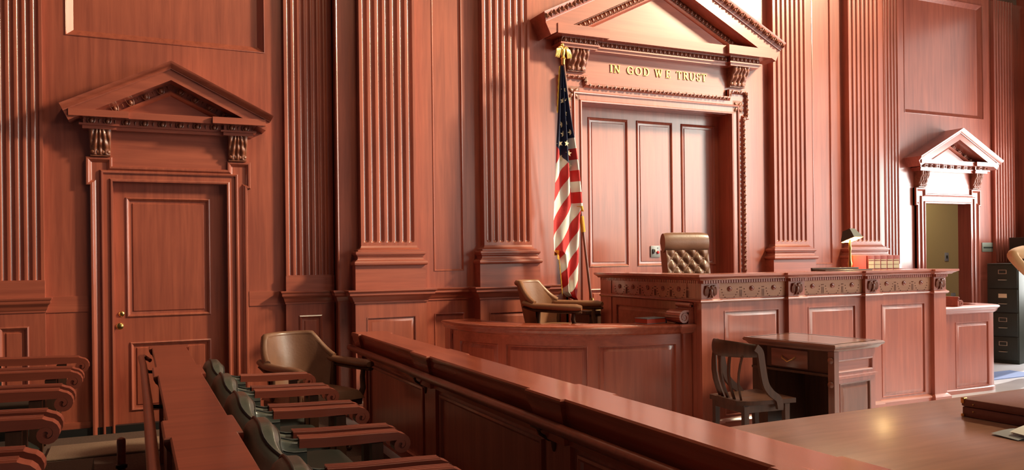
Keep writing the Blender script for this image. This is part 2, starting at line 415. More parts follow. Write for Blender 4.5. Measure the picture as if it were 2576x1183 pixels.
for m in (LD - 1.212, LD + 1.208, RD - 1.208, RD + 1.212): small_pilaster(m - .223, m + .223)
# cap mouldings on the flat middle-bay wall
for k, (a, b) in enumerate(((B0, BIG[0][0] - .07), (BIG[0][1] + .07, BIG[1][0] - .07), (BIG[1][1] + .07, CX - 1.26), (CX + 1.26, BIG[2][0] - .07), (BIG[2][1] + .07, BIG[3][0] - .07), (BIG[3][1] + .07, B1))):
    t = MB()
    pth = [(a, D - S), (b, D - S)]
    if k == 0: pth = [(a, D), (a, D - S), (b, D - S)]
    if k == 5: pth = [(a, D - S), (b, D - S), (b, D)]
    t.sweep(pth, [(q * .75, z) for q, z in CAP], plan(0)); t.sweep(pth, [(q * .4, z) for q, z in FOOT], plan(0))
    t.build('rail_moulding', M['wood_h'], back, smooth=35)

# right side wall near the corner
WINS = [(4.95, 7.15, .9, 3.15), (4.95, 7.15, 3.3, 5.2), (2.2, 4.7, .9, 5.0), (-1.2, 1.7, 1.9, 5.4), (-5.0, -1.9, 1.9, 5.4), (-9.5, -6.2, 1.9, 5.4)]
mb = MB(); holed(mb, -11.0, 8.0, 0, 9.2, WINS, lambda a, b, z0, z1: mb.box(12.05, 12.25, a, b, z0, z1), 0, 0)
rw = mb.build('wall_right', M['wood_v'], kind='structure', smooth=0)
for k, (y0_, y1_, z0_, z1_) in enumerate(WINS):
    mb = MB()
    for q in ((y0_ - .08, y0_, z0_ - .08, z1_ + .08), (y1_, y1_ + .08, z0_ - .08, z1_ + .08), (y0_, y1_, z1_, z1_ + .08), (y0_, y1_, z0_ - .08, z0_)): mb.box(12.02, 12.05, *q)
    for q in ((y0_ + (y1_ - y0_) / 2 - .02, y0_ + (y1_ - y0_) / 2 + .02, z0_, z1_),): mb.box(12.16, 12.19, *q)
    wn = mb.build('window_%d' % (k + 1), M['wood_v'], kind='structure', smooth=0)
    mb = MB(); mb.add([(12.20, y0_, z0_), (12.20, y1_, z0_), (12.20, y1_, z1_), (12.20, y0_, z1_)], [(0, 1, 2, 3)]); mb.build('pane', M['pane'], wn, smooth=0)

MB().box(-5.0, 12.25, D, 8.05, ZTOP, 9.2).build('wall_upper', M['plaster'], kind='structure', smooth=0)
MB().box(-5.0, 12.25, -11.0, 8.05, 9.2, 9.35).build('ceiling', M['plaster'], kind='structure', smooth=0)

# ------------------------------------------------------------ pedimented doorways
def bracket(cx, w, z0, z1, p0, pt, pb):
    mb = MB(); h = w / 2
    def fp(v): return pb + (pt - pb) * (0.5 - 0.5 * cos(pi * min(1, v * 1.08))) + .10 * (pt - pb) * sin(2 * pi * v)
    def fn(u, v):
        x = 2 * u - 1; t = v
        an = math.atan2(x * 1.05, 1.32 - .75 * t + .05)
        lobe = abs(cos(an * 7.2)) ** .8
        edge = 1 - abs(x) ** 6
        rel = (.017 * lobe + .006 * sin(t * 17 + 2 * abs(x))) * edge * (w / .17)
        if abs(x) > .999: rel = -.006
        return (cx + h * x * (1 - .10 * (1 - t)), D - fp(t) - rel, z0 + (z1 - z0) * (.06 + .94 * t))
    mb.grid(27, 19, fn)
    n = 10                                            # sides
    for sgn in (-1, 1):
        for i in range(n):
            v0, v1 = i / n, (i + 1) / n
            q = [fn((sgn + 1) / 2, v0), fn((sgn + 1) / 2, v1)]
            mb.add([q[0], q[1], (q[1][0], D - p0, q[1][2]), (q[0][0], D - p0, q[0][2])], [(0, 1, 2, 3)])
    for i in range(4): mb.ball((cx + h * .84 * (i - 1.5) / 1.5 * .8, D - pb - .008, z0 + .035 * (z1 - z0) / .22), (.024 * w / .17, .018, .019 * w / .17), 8, 6)
    mb.box(cx - h * .9, cx + h * .9, D - pb - .01, D - p0, z0, z0 + .012)
    return mb
def egg_mesh(r): 
    mb = MB(); mb.ball((0, 0, 0), (r * .78, r * .8, r), 10, 8); 
    mb.tube([( -r * 1.15, 0, r * .9), (-r * 1.1, -r * .35, 0), (-r * .6, -r * .3, -r * .95), (0, -r * .2, -r * 1.2), (r * .6, -r * .3, -r * .95), (r * 1.1, -r * .35, 0), (r * 1.15, 0, r * .9)], r * .2, 6)
    return mb.mesh('egg', M['carved'])
def dart_mesh(r):
    mb = MB(); mb.add([(-r * .35, 0, r), (r * .35, 0, r), (0, 0, -r), (0, -r * .7, r * .5)], [(0, 1, 3), (1, 2, 3), (2, 0, 3)])
    return mb.mesh('dart', M['carved'], 0)
def leaf_strip(mb, p0, p1, wdt, n, out):
    """carved running leaf: overlapping little leaves from p0 to p1, out = unit vector out of the wall"""
    p0, p1, out = Vector(p0), Vector(p1), Vector(out); d = (p1 - p0) / n; t = d.normalized(); sd = t.cross(out)
    for i in range(n):
        c = p0 + d * (i + .5); sg = 1 if i % 2 else -1; L = d.length
        a = c - d * .55; b = c + d * .6
        vs = [a + out * .004, c + sd * wdt * .5 * sg + out * .006, c - sd * wdt * .42 * sg + out * .008, c + out * wdt * .42 + sd * sg * wdt * .1, b + out * .004]
        mb.add(vs, [(0, 1, 3), (1, 4, 3), (4, 2, 3), (2, 0, 3)])
        mb.ball(c + d * .35 - sd * wdt * .22 * sg + out * wdt * .12, wdt * .17, 6, 4)
def doorway(name, cx, g):
    root = empty(name, (cx, D - g['p0'], 0), kind='structure')
    inv = Matrix.Translation((-cx, -(D - g['p0']), 0))
    def put(mb, nm, m, par=root, sm=35, **kw):
        mb.xf(inv); return mb.build(nm, m, par, sm, **kw)
    p0 = g['p0']; W0 = wall(p0)
    ho, zt, hj, he, ze, zeb, hs, zh = (g[k] for k in ('ho', 'zt', 'hj', 'he', 'ze', 'zeb', 'hs', 'zh'))
    L = lambda x: cx - x
    R = lambda x: cx + x
    outer = [(L(hj), 0), (L(hj), zeb), (L(he), zeb), (L(he), ze), (L(hs), ze), (L(hs), zh), (R(hs), zh), (R(hs), ze), (R(he), ze), (R(he), zeb), (R(hj), zeb), (R(hj), 0)]
    slab = outer + [(R(ho), 0), (R(ho), zt), (L(ho), zt), (L(ho), 0)]
    mb = MB(); c = g['pc']
    mb.prism(slab, -.02, c * .55, W0)
    mb.sweep(outer, [(0, 0), (0, c * .9), (.006, c), (.020, c), (.030, c * .85), (.038, c * .62), (.046, c * .55)], W0)
    off = g['bead']
    for o_, hgt in ((off, .020), (0.0, .014)):
        pth = [(L(ho + o_), 0), (L(ho + o_), zt + o_), (R(ho + o_), zt + o_), (R(ho + o_), 0)]
        mb.sweep(pth, [(-.022, c * .5), (-.018, c * .55 + hgt * .7), (-.010, c * .55 + hgt), (.003, c * .55 + hgt * .8), (.003, -.015)], W0)
    put(mb, 'casing', M['wood_v'])
    # jamb lining
    mb = MB(); jd = g['jd']
    mb.box(L(ho), L(ho) + .006, D - p0, D - p0 + jd, 0, zt); mb.box(R(ho) - .006, R(ho), D - p0, D - p0 + jd, 0, zt); mb.box(L(ho), R(ho), D - p0, D - p0 + jd, zt - .006, zt)
    put(mb, 'jamb', M['wood_v'])
    # frieze
    z1 = g['egg0']; bi, bo = g['bi'], g['bo']
    mb = MB(); mb.box(L(bo - .01), R(bo - .01), D - p0 - .03, D - p0, zh - .02, z1 + .01); put(mb, 'frieze_board', M['wood_h'], sm=0)
    for s in (-1, 1): put(bracket(cx + s * (bi + bo) / 2, bo - bi, g['bz0'], g['bz1'], p0, p0 + g['bpt'], p0 + g['bpb']), 'bracket', M['carved'], sm=60)
    # bed mould with eggs
    e0, e1, f0, f1 = g['egg0'], g['egg1'], g['egg1'], g['f1']
    bk, end = g['blk'], g['end']; pe, pf = g['pe'], g['pf']; st = g['step']
    bed = [(L(end), 0), (L(end), pf), (L(bk), pf), (L(bk), pf - st), (R(bk), pf - st), (R(bk), pf), (R(end), pf), (R(end), 0)]
    def ring(inset, zb, zt_, m, nm, cap=True):
        d = MB(); q = inset
        pl = [(L(end) + q, 0), (L(end) + q, pf - q), (L(bk) - q, pf - q), (L(bk) - q, pf - st - q), (R(bk) + q, pf - st - q), (R(bk) + q, pf - q), (R(end) - q, pf - q), (R(end) - q, 0)]
        d.prism(pl, zb, zt_, lambda x, y, b: (x, D - p0 - y, b)); return put(d, nm, m, sm=0), pl
    ri = pf - pe
    ring(ri + .012, g['bz1'] - .002, e0 - .016, M['wood_h'], 'bed_board')
    ring(ri - .012, e0 - .016, e0, M['wood_h'], 'fillet')
    ring(ri + .018, e0, e1, M['wood_h'], 'egg_band')
    cor, pl = ring(0, f0, f1, M['wood_h'], 'cornice')
    r = (e1 - e0) * (.46 if g.get('carved') else .56); em = egg_mesh(r); dm = dart_mesh(r * .8); zc = (e0 + e1) / 2 - r * .05
    ped = empty('pediment', (0, 0, 0), parent=root)
    def row(pa, pb, nrm_y=True):
        a, b = Vector(pa), Vector(pb); n = max(1, round((b - a).length / g['pitch'])); d = (b - a) / n
        for i in range(n):
            yield a + d * (i + .5), a + d * (i + 1), d
    def eggs(pa, pb, ang=0, rot_z=0, par=cor, dart=True):
        for e, q, d in row(pa, pb):
            o = link('egg', em, par); o.location = inv @ e; o.rotation_euler = (0, ang, rot_z)
            if dart:
                o = link('dart', dm, par); o.location = inv @ (q if (q - Vector(pb)).length > .01 else q - d * .02); o.rotation_euler = (0, ang, rot_z)
    q = ri + .018
    y1, y2 = D - p0 - (pf - q), D - p0 - (pf - st - q)
    eggs((L(end) + q, y1, zc), (L(bk) - q, y1, zc)); eggs((L(bk) - q + .01, y2, zc), (R(bk) + q - .01, y2, zc)); eggs((R(bk) + q, y1, zc), (R(end) - q, y1, zc))
    ys = D - p0 - .06
    eggs((L(end) + q, D - p0 - .03, zc), (L(end) + q, y1, zc), rot_z=-pi / 2, dart=False)
    # raking cornice
    th, tz, sl = g['th'], g['tz'], g['sl']; az = tz + th * sl
    pth = [(L(th), tz), (cx, az), (R(th), tz)]
    pr = g['pr']; T = g['T']
    prof = [(0, 0), (0, pr), (T * .10, pr - .005), (T * .22, pr - .02), (T * .36, pr - .045), (T * .41, pr - .047), (T * .41, pr - .06), (T, pr - .06), (T, .0)]
    mb = MB(); mb.sweep(pth, prof, W0); put(mb, 'raking_cornice', M['wood_h'], ped)
    al = math.atan(sl); nx, nz = sin(al), cos(al)
    if g.get('carved'):
        for s in (-1, 1):
            a = Vector((cx + s * th * .995, D - p0 - pr + .02, tz - T * .2)); b = Vector((cx + s * .02, D - p0 - pr + .02, az - T * .24))
            mb = MB(); leaf_strip(mb, a, b, T * .34, 34, (0, -1, 0)); put(mb, 'carved_leaf_band', M['carved'], ped, 0)
    # eggs under the rakes
    rr = T + r * 1.15; pp = g['ptym'] + .018
    half = th - (rr / nz) / sl - (f1 - tz) / sl
    for s in (-1, 1):
        zf = f1 + r * .6
        a = Vector((cx + s * (az - rr / nz - zf) / sl, D - p0 - pp, zf)); b = Vector((cx + s * r * .7, D - p0 - pp, az - rr / nz - r * .7 * sl))
        eggs(a, b, ang=s * al, par=ped)
    # tympanum and its frame
    a2 = T + r * 2.3; za = az - a2 / nz; hx = (za - f1) / sl
    mb = MB(); zb = f1 - .005; 
    mb.prism([(cx - (az - T * .5 / nz - zb) / sl, zb), (cx, az - T * .5 / nz), (cx + (az - T * .5 / nz - zb) / sl, zb)], 0, g['ptym'], W0)
    put(mb, 'tympanum', M['wood_h'], ped, 0)
    mb = MB(); mb.sweep([(cx - hx, f1), (cx, za), (cx + hx, f1)], [(0, g['ptym'] - .01), (0, g['ptym'] + .030), (.012, g['ptym'] + .034), (.028, g['ptym'] + .020), (.036, g['ptym'] + .004), (.037, g['ptym'] - .01)], W0)
    put(mb, 'tympanum_frame', M['wood_h'], ped)
    return root, put
SIDE = dict(p0=0, ho=HO, zt=ZT, hj=.643, he=.674, ze=2.398, zeb=2.155, hs=.470, zh=2.322, pc=.055, bead=.073, jd=.10,
            bi=.474, bo=.645, bz0=2.402, bz1=2.626, bpt=.125, bpb=.06, egg0=2.668, egg1=2.713, f1=2.770, pe=.155, pf=.24, step=.035, blk=.336, end=.788,
            pitch=.150, th=.852, tz=2.800, sl=.497, pr=.285, T=.140, ptym=.045)
d1, put1 = doorway('door_1', LD, SIDE)
d3, put3 = doorway('door_3', RD, dict(SIDE, jd=.16))
CEN = dict(p0=S, ho=CO, zt=CT, hj=1.205, he=1.255, ze=3.445, zeb=3.107, hs=.955, zh=3.362, pc=.085, bead=.085, jd=.20,
           bi=.965, bo=1.212, bz0=3.475, bz1=3.700, bpt=.16, bpb=.07, egg0=3.742, egg1=3.806, f1=3.907, pe=.20, pf=.285, step=.05, blk=.80, end=1.42,
           pitch=.058, th=1.603, tz=3.990, sl=.497, pr=.335, T=.235, ptym=.07, carved=True)
d2, put2 = doorway('door_2', CX + .02, CEN)

# side door leaf
mb = MB(); y0, y1 = D + .045, D + .09
hol = [(LD - .369, LD + .325, 1.005, 2.060), (LD - .345, LD + .325, .18, .785)]
holed(mb, LD - HO, LD + HO, 0.005, ZT, hol, lambda a, b, z0, z1: mb.box(a, b, y0, y1, z0, z1), 0, 0)
leaf = put1(mb, 'door_leaf', M['wood_v'], sm=0)
for h in hol:
    mp = lambda x, z, b: (x - LD, y0 - b - D, z)
    panel('panel', *h, mp, DOORP, M['wood_v'], leaf)
mb = MB(); mb.lathe([(.026, 0), (.026, .006), (.012, .010), (.010, .030), (.022, .040), (.030, .052), (.028, .066), (.014, .074)], 16)
mb.xf(Matrix.Translation((-.425, .045, .934)) @ Matrix.Rotation(pi / 2, 4, 'X')); mb.build('knob', M['brass'], leaf)
mb = MB(); mb.lathe([(.024, 0), (.024, .006), (.018, .012), (.008, .014)], 16)
mb.xf(Matrix.Translation((-.412, .045, 1.038)) @ Matrix.Rotation(pi / 2, 4, 'X')); mb.build('deadbolt', M['brass'], leaf)

# black plinth strip at the foot of the closed door
MB().box(-.62, .98, D - .035, D + .03, .0, .075).build('trim_1', M['black'], kind='structure', smooth=0)

# central door: carved bands, rosettes, panelled leaf
cx = CX + .02; pc = CEN['pc']; yy = D - S - pc
mb = MB()
he, hs, hj = CEN['he'], CEN['hs'], CEN['hj']; ze, zh, zeb = CEN['ze'], CEN['zh'], CEN['zeb']; o = .022
for s in (-1, 1):
    P = [(cx + s * (hj - o), .9), (cx + s * (hj - o), zeb + .01), (cx + s * (he - o), zeb + o), (cx + s * (he - o), ze - o), (cx + s * (hs + o), ze - o), (cx + s * (hs + o), zh - o)]
    for (xa, za), (xb, zb) in zip(P, P[1:]):
        n = max(1, int(math.hypot(xb - xa, zb - za) / .055)); leaf_strip(mb, (xa, yy + .012, za), (xb, yy + .012, zb), .050, n, (0, -1, 0))
leaf_strip(mb, (cx - hs, yy + .012, zh - o), (cx + hs, yy + .012, zh - o), .050, 36, (0, -1, 0))
put2(mb, 'carved_leaf_band', M['carved'], sm=0)
for s in (-1, 1):
    mb = MB(); c = Vector((cx + s * 1.115, D - S - .047, 3.25))
    for k in range(4):
        a = pi / 4 + k * pi / 2; mb.ball(c + Vector((cos(a) * .040, -.002, sin(a) * .040)), (.038, .012, .020), 8, 6, Matrix.Rotation(-a, 3, 'Y'))
    mb.ball(c + Vector((0, -.006, 0)), (.018, .012, .018), 8, 6); mb.box(c.x - .075, c.x + .075, c.y, c.y + .02, c.z - .075, c.z + .075)
    put2(mb, 'rosette', M['carved'], sm=40)
mb = MB(); yl = D + .0
PX = [(4.596, 5.12), (5.238, 5.737), (5.862, 6.36)]
hol = [(a, b, 1.378, 3.052) for a, b in PX] + [(a, b, .25, 1.132) for a, b in PX]
holed(mb, cx - CO, cx + CO, 0.3, CT, hol, lambda a, b, z0, z1: mb.box(a, b, yl, yl + .05, z0, z1), 0, 0)
leaf2 = put2(mb, 'door_leaf', M['wood_v'], sm=0)
for h in hol:
    panel('panel', *h, lambda x, z, b: (x - cx, yl - b - (D - S), z), DOORP, M['wood_v'], leaf2)

# corridor behind the open right door
mb = MB(); mb.box(9.0, 14.5, 9.75, 9.85, 0, 3.2); wc = mb.build('wall_corridor', M['tan_paint'], kind='structure', smooth=0)
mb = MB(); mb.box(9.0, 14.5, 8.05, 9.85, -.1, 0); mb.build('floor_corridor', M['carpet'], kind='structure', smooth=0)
mb = MB(); mb.box(9.0, 14.5, 8.0, 9.85, 3.1, 3.2); mb.build('ceiling_corridor', M['tan_paint'], kind='structure', smooth=0)
light('AREA', 'corridor_light', (11.6, 8.9, 3.05), (12.0, 9.2, 0), 38, (1.0, 0.88, 0.66), shape='RECTANGLE', size=1.2, size_y=.5)
# ------------------------------------------------------------ gilt inscription over the central door
def bar(mb, x0, y0, x1, y1, t, mp, dep):
    d = Vector((x1 - x0, y1 - y0)).normalized(); n = Vector((-d.y, d.x)) * t / 2
    mb.prism([(x0 + n.x, y0 + n.y), (x0 - n.x, y0 - n.y), (x1 - n.x, y1 - n.y), (x1 + n.x, y1 + n.y)], 0, dep, mp)
def ribbon(mb, pts, th, mp, dep):
    n = len(pts); a = []; b = []
    for i in range(n):
        p = Vector(pts[i]); d = (Vector(pts[min(i + 1, n - 1)]) - Vector(pts[max(0, i - 1)])).normalized(); q = Vector((-d.y, d.x)) * th[i] / 2
        a.append(p + q); b.append(p - q)
    for i in range(n - 1): mb.prism([tuple(a[i]), tuple(b[i]), tuple(b[i + 1]), tuple(a[i + 1])], 0, dep, mp)
def glyph(ch):
    T, t, s = .17, .075, .055
    B = []; Rr = []
    def V(x, w=T, y0=0, y1=1): B.append((x, y0, x, y1, w))
    def serif(x, y, l=.15): B.append((x - l, y, x + l, y, s))
    def bow(cx, cy, rx, ry, a0, a1, thick=True, n=16):
        p = []; th = []
        for i in range(n + 1):
            a = radians(a0 + (a1 - a0) * i / n); p.append((cx + rx * cos(a), cy + ry * sin(a))); th.append(t + (T - t) * abs(cos(a)) ** 1.5 if thick else t)
        Rr.append((p, th))
    w = 1
    if ch == 'I': V(.2); serif(.2, .03); serif(.2, .97); w = .4
    if ch == 'N': V(.17, t); V(.78, t); B.append((.13, .98, .80, .02, T)); serif(.17, .03); serif(.12, .97); serif(.78, .97); w = .95
    if ch == 'O': bow(.48, .5, .40, .46, 0, 360, n=28); w = .96
    if ch == 'G': bow(.48, .5, .40, .46, 42, 318, n=22); V(.80, T, .05, .42); serif(.78, .42, .16); V(.80, t, .70, .92); w = .98
    if ch == 'D': V(.18); serif(.16, .03); serif(.16, .97); bow(.34, .5, .46, .47, -90, 90, n=18); B.append((.15, .97, .36, .97, t)); B.append((.15, .03, .36, .03, t)); w = .92
    if ch == 'W':
        B += [(.10, 1, .36, 0, T), (.36, 0, .58, 1, t), (.56, 1, .82, 0, T), (.82, 0, 1.05, 1, t)]
        for x in (.10, .55, 1.05): serif(x, .97, .13)
        w = 1.16
    if ch == 'E': V(.18); serif(.16, .03); B += [(.12, .965, .62, .965, t), (.12, .035, .66, .035, t), (.18, .51, .52, .51, t), (.62, .78, .62, .99, s), (.66, .01, .66, .24, s), (.52, .42, .52, .60, s)]; w = .74
    if ch == 'T': V(.42); serif(.42, .03); B += [(.04, .965, .80, .965, t), (.05, .76, .05, .99, s), (.79, .76, .79, .99, s)]; w = .84
    if ch == 'R': V(.18); serif(.17, .03); serif(.15, .97); bow(.36, .75, .28, .22, -90, 90); B += [(.15, .97, .38, .97, t), (.18, .53, .38, .53, t), (.42, .52, .78, .02, T), (.70, .03, .92, .03, s)]; w = .88
    if ch == 'U': V(.17, T, .32, 1); V(.74, t, .32, 1); serif(.17, .97); serif(.74, .97); bow(.455, .34, .285, .32, 180, 360); w = .92
    if ch == 'S': bow(.33, .73, .23, .24, 25, 240); bow(.33, .27, .25, .25, 60, -155); V(.55, s, .70, .96); V(.09, s, .04, .30); w = .66
    return B, Rr, w
ins = empty('inscription', (5.40, D - S - .031, 3.515), label='gilt serif letters reading IN GOD WE TRUST on the frieze above the panelled central doors', cat='inscription')
H = .088
px = [('I', 757), ('N', 791), ('G', 908), ('O', 980), ('D', 1054), ('W', 1160), ('E', 1263), ('T', 1365), ('R', 1430), ('U', 1492), ('S', 1563), ('T', 1612)]
for ch, q in px:
    u = (q - 757) / (1660 - 757); x = 4.745 + 1.31 * (u + .030 * u * (u - 1) * -1)
    B, Rr, wd = glyph(ch); mb = MB(); mp = lambda a, z, b: (a, -b, z)
    for b in B: bar(mb, *b, mp, .10)
    for p, th in Rr: ribbon(mb, p, th, mp, .10)
    sx = 1.0
    mb.xf(Matrix.Diagonal((H * sx, H, H, 1)))
    o = mb.build('letter', M['letter'], ins, smooth=0); o.location = (x - 5.40, 0, 0)

# ------------------------------------------------------------ wall plates
def plate(x0, x1, z0, z1, y, name, m, label, cat, toggles=()):
    mb = MB(); mb.box(x0, x1, y - .008, y, z0, z1, .003); o = mb.build(name, m)
    tag(o, label, cat)
    return o
o = plate(5.415, 5.545, 1.478, 1.612, D - .001, 'switch_plate', M['plate'], 'square grey switch plate on the middle panel of the central doors', 'switch')
mb = MB(); mb.box(5.437, 5.455, D - .022, D - .008, 1.52, 1.575, .003); mb.build('toggle', M['black'], o)
mb = MB(); mb.box(5.466, 5.484, D - .026, D - .008, 1.54, 1.572, .003); mb.build('toggle', M['white'], o)
mb = MB(); mb.lathe([(.017, 0), (.017, .010), (.010, .016)], 14); mb.xf(Matrix.Translation((5.512, D - .008, 1.535)) @ Matrix.Rotation(pi / 2, 4, 'X')); mb.build('push_button', M['red'], o)
mb = MB(); mb.lathe([(.006, 0), (.006, .004)], 8); mb.xf(Matrix.Translation((5.512, D - .008, 1.585)) @ Matrix.Rotation(pi / 2, 4, 'X')); mb.build('screw', M['black'], o)
o = plate(11.20, 11.50, 1.50, 1.635, D - .001, 'wall_plaque', M['greenplate'], 'small grey green plaque with a dark line of print beside the open doorway', 'sign')
MB().box(11.23, 11.47, D - .0105, D - .009, 1.55, 1.572).build('print_line', M['steel'], o, smooth=0)
for (x, z, s, lab) in ((12.97, 1.42, .05, 'grey light switch on the tan corridor wall seen through the open doorway'), (13.13, .69, .06, 'grey socket plate low on the tan corridor wall seen through the open doorway')):
    o = plate(x - s, x + s, z - s * 1.5, z + s * 1.5, 9.749, 'corridor_switch', M['plate'], lab, 'switch')
    MB().box(x - s * .3, x + s * .3, 9.733, 9.741, z - s * .5, z + s * .5).build('toggle', M['steel'], o, smooth=0)

# ------------------------------------------------------------ judge's dais and bench
MB().box(4.45, 7.14, 6.0, 7.62, .0, .55).build('dais_platform', M['wood_h'], kind='structure', smooth=0, label=None)
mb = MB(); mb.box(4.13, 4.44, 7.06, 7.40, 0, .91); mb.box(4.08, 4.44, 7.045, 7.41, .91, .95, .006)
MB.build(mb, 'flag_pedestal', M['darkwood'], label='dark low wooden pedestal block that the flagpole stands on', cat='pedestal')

PIER = [(4.245, 4.43), (5.19, 5.375), (6.12, 6.305), (7.04, 7.21)]
YP, YF = 5.43, 5.468
bench = empty('judges_bench', (5.7, 6.0, 0), label='long panelled judge bench with eagle plaques, carved frieze and dentil cornice', cat='bench')
binv = Matrix.Translation((-5.7, -6.0, 0))
def bp(mb, name, m, par=bench, sm=35, **kw): mb.xf(binv); return mb.build(name, m, par, sm, **kw)
path = [(4.245, 7.02), (4.245, YP)]
for i, (a, b) in enumerate(PIER):
    if i: path += [(a, YF), (a, YP)]
    path += [(b, YP)] + ([(b, YF)] if i < 3 else [])
path += [(7.21, 7.02)]
mb = MB(); mb.sweep(path, [(-.02, 1.284), (.028, 1.284), (.040, 1.288), (.046, 1.297), (.060, 1.304), (.074, 1.312), (.084, 1.316), (.084, 1.334), (-.05, 1.334)], plan(0)); bp(mb, 'cornice', M['wood_h'])
mb = MB()
for q in ((4.20, 7.235, YP - .04, 5.72), (4.20, 4.50, 5.70, 7.06), (7.165, 7.235, 5.70, 7.06)): mb.box(*q, 1.318, 1.3345)
bp(mb, 'ledge', M['wood_h'], sm=0)
mb = MB(); mb.box(4.46, 7.16, 5.72, 6.30, 1.205, 1.235); bp(mb, 'writing_surface', M['desk'], sm=0)
mb = MB(); mb.sweep(path, [(0, 1.096), (.014, 1.098), (.022, 1.108), (.020, 1.118), (.006, 1.126), (.006, 1.132), (0, 1.134)], plan(0)); bp(mb, 'frieze_moulding', M['wood_h'])
mb = MB(); mb.sweep(path, [(0, 0), (.03, 0), (.03, .09), (.018, .105), (.006, .115), (0, .118)], plan(0)); bp(mb, 'base_moulding', M['wood_h'])
mb = MB()
PAN = [(4.513, 5.115, .135, 1.021), (5.452, 6.036, .135, 1.021), (6.37, 6.958, .135, 1.012)]
holed(mb, 4.26, 7.20, 0, 1.32, PAN, lambda a, b, z0, z1: mb.box(a, b, YF, YF + .05, z0, z1), 0, 0)
mb.box(7.17, 7.21, YF, 7.02, 0, 1.32)
SPAN = [(5.62, 6.74, .30, 1.03)]
holed(mb, YF + .032, 7.02, 0, 1.32, SPAN, lambda a, b, z0, z1: mb.box(4.245, 4.29, a, b, z0, z1), 0, 0)
mb.box(4.29, 7.17, 6.96, 7.0, 0, .9)
bp(mb, 'body', M['wood_v'], sm=0)
for a, b in PIER:
    mb = MB(); mb.box(a, b, YP, YF + .03, 0, 1.30); bp(mb, 'pier', M['wood_v'], sm=0)
mb = MB(); mb.box(4.238, 4.26, 6.82, 7.02, 0, 1.30); bp(mb, 'pier', M['wood_v'], sm=0)
for q in PAN: panel('panel', q[0], q[1], q[2], q[3], lambda x, z, b: (x - 5.7, YF - b - 6.0, z), RAISED, M['wood_v'], bench)
panel('panel', *SPAN[0], lambda y, z, b: (4.245 - b - 5.7, y - 6.0, z), RAISED, M['wood_h'], bench)
# inlaid frieze with swags, rosettes and eagle plaques
FLD = [(4.435, 5.185), (5.38, 6.115), (6.31, 7.035)]
MED = [(4.568, 4.808, 5.052), (5.504, 5.744, 5.986), (6.433, 6.667, 6.902)]
def medal_mesh(r=.021):
    mb = MB(); mb.lathe([(r, 0), (r * 1.05, .006), (r * .8, .011), (r * .62, .008), (r * .45, .009), (r * .35, .016), (r * .1, .018)], 16)
    return mb.xf(Matrix.Rotation(pi / 2, 4, 'X')).mesh('medallion', M['wood_h'])
mm = medal_mesh()
def swags(mb, cs, z, f):
    for c in cs:
        for k in range(11):
            a = pi + pi * k / 10; mb.ball(f(c + .083 * cos(a), z - .002 + .082 * sin(a)), (.0045, .0045, .0045), 6, 4)
        for dx in (-.112, -.128): 
            p = f(c + dx, z - .03); q = f(c + dx, z + .012)
            for e in (p,): mb.box(e[0] - .0022, e[0] + .0022, e[1] - .0015, e[1] + .0015, z - .066, z - .008)
            mb.ball(q, .0045, 6, 4)
for (a, b), cs in zip(FLD, MED):
    mb = MB(); mb.box(a, b, YF - .004, YF + .01, 1.134, 1.258); fr = bp(mb, 'frieze_inlay', M['inlay'], sm=0)
    mb = MB(); swags(mb, cs, 1.205, lambda x, z: (x, YF - .005, z)); o = bp(mb, 'swag_inlay', M['darkdot'], fr, 60, kind='stuff')
    for c in cs:
        o = link('medallion', mm, fr); o.location = (c - 5.7, YF - .004 - 6.0, 1.207)
mb = MB(); mb.box(4.241, 4.26, 5.62, 6.80, 1.134, 1.258); fr = bp(mb, 'frieze_inlay', M['wood_h'], sm=0)
ys = (6.668, 6.44, 6.199, 5.965, 5.733)
mb = MB(); swags(mb, ys, 1.205, lambda y, z: (4.239, y, z)); bp(mb, 'swag_inlay', M['darkdot'], fr, 60, kind='stuff')
for y in ys:
    o = link('medallion', mm, fr); o.location = (4.241 - 5.7, y - 6.0, 1.205); o.rotation_euler = (0, 0, -pi / 2)
# dentils: real blocks, one band on each stretch of the cornice
def dent(a, b, y):
    mb = MB(); n = round((b - a) / .0268)
    for i in range(n):
        c = a + (b - a) * (i + .5) / n; mb.box(c - .009, c + .009, y - .024, y + .01, 1.259, 1.285)
    return mb
for a, b in FLD: bp(dent(a, b, YF), 'dentil_band', M['wood_h'], sm=0, kind='stuff')
for a, b in PIER: bp(dent(a, b, YP), 'dentil_band', M['wood_h'], sm=0, kind='stuff')
mb = MB()
for i in range(58):
    y = YP + .02 + i * .0268; mb.box(4.221, 4.25, y, y + .018, 1.259, 1.285)
bp(mb, 'dentil_band', M['wood_h'], sm=0, kind='stuff')
def eagle_plaque():
    mb = MB()
    mb.ball((0, -.012, -.008), (.020, .017, .036), 10, 8)
    mb.ball((0, -.022, .040), (.015, .016, .016), 8, 6)
    mb.ball((.014, -.028, .038), (.010, .006, .006), 6, 4)
    for s in (-1, 1):
        mb.tube([(s * .014, -.010, .022), (s * .034, -.014, .048), (s * .054, -.012, .046), (s * .064, -.010, .018)], [.012, .013, .012, .008], 8)
        for k in range(5):
            x = s * (.030 + .0095 * k); mb.tube([(x, -.008, .040 - .004 * k), (x + s * .004, -.010, -.010), (x + s * .003, -.005, -.052 + .006 * abs(k - 2))], [.0065, .0062, .003], 6)
        mb.tube([(s * .010, -.012, -.036), (s * .018, -.014, -.058)], [.008, .006], 6)
        mb.ball((s * .022, -.012, -.064), (.013, .010, .006), 6, 4)
    for k in range(3): mb.tube([((k - 1) * .006, -.008, -.036), ((k - 1) * .014, -.006, -.066)], [.006, .006], 6)
    return mb.mesh('eagle_plaque', M['carved'], 60)
ep = eagle_plaque()
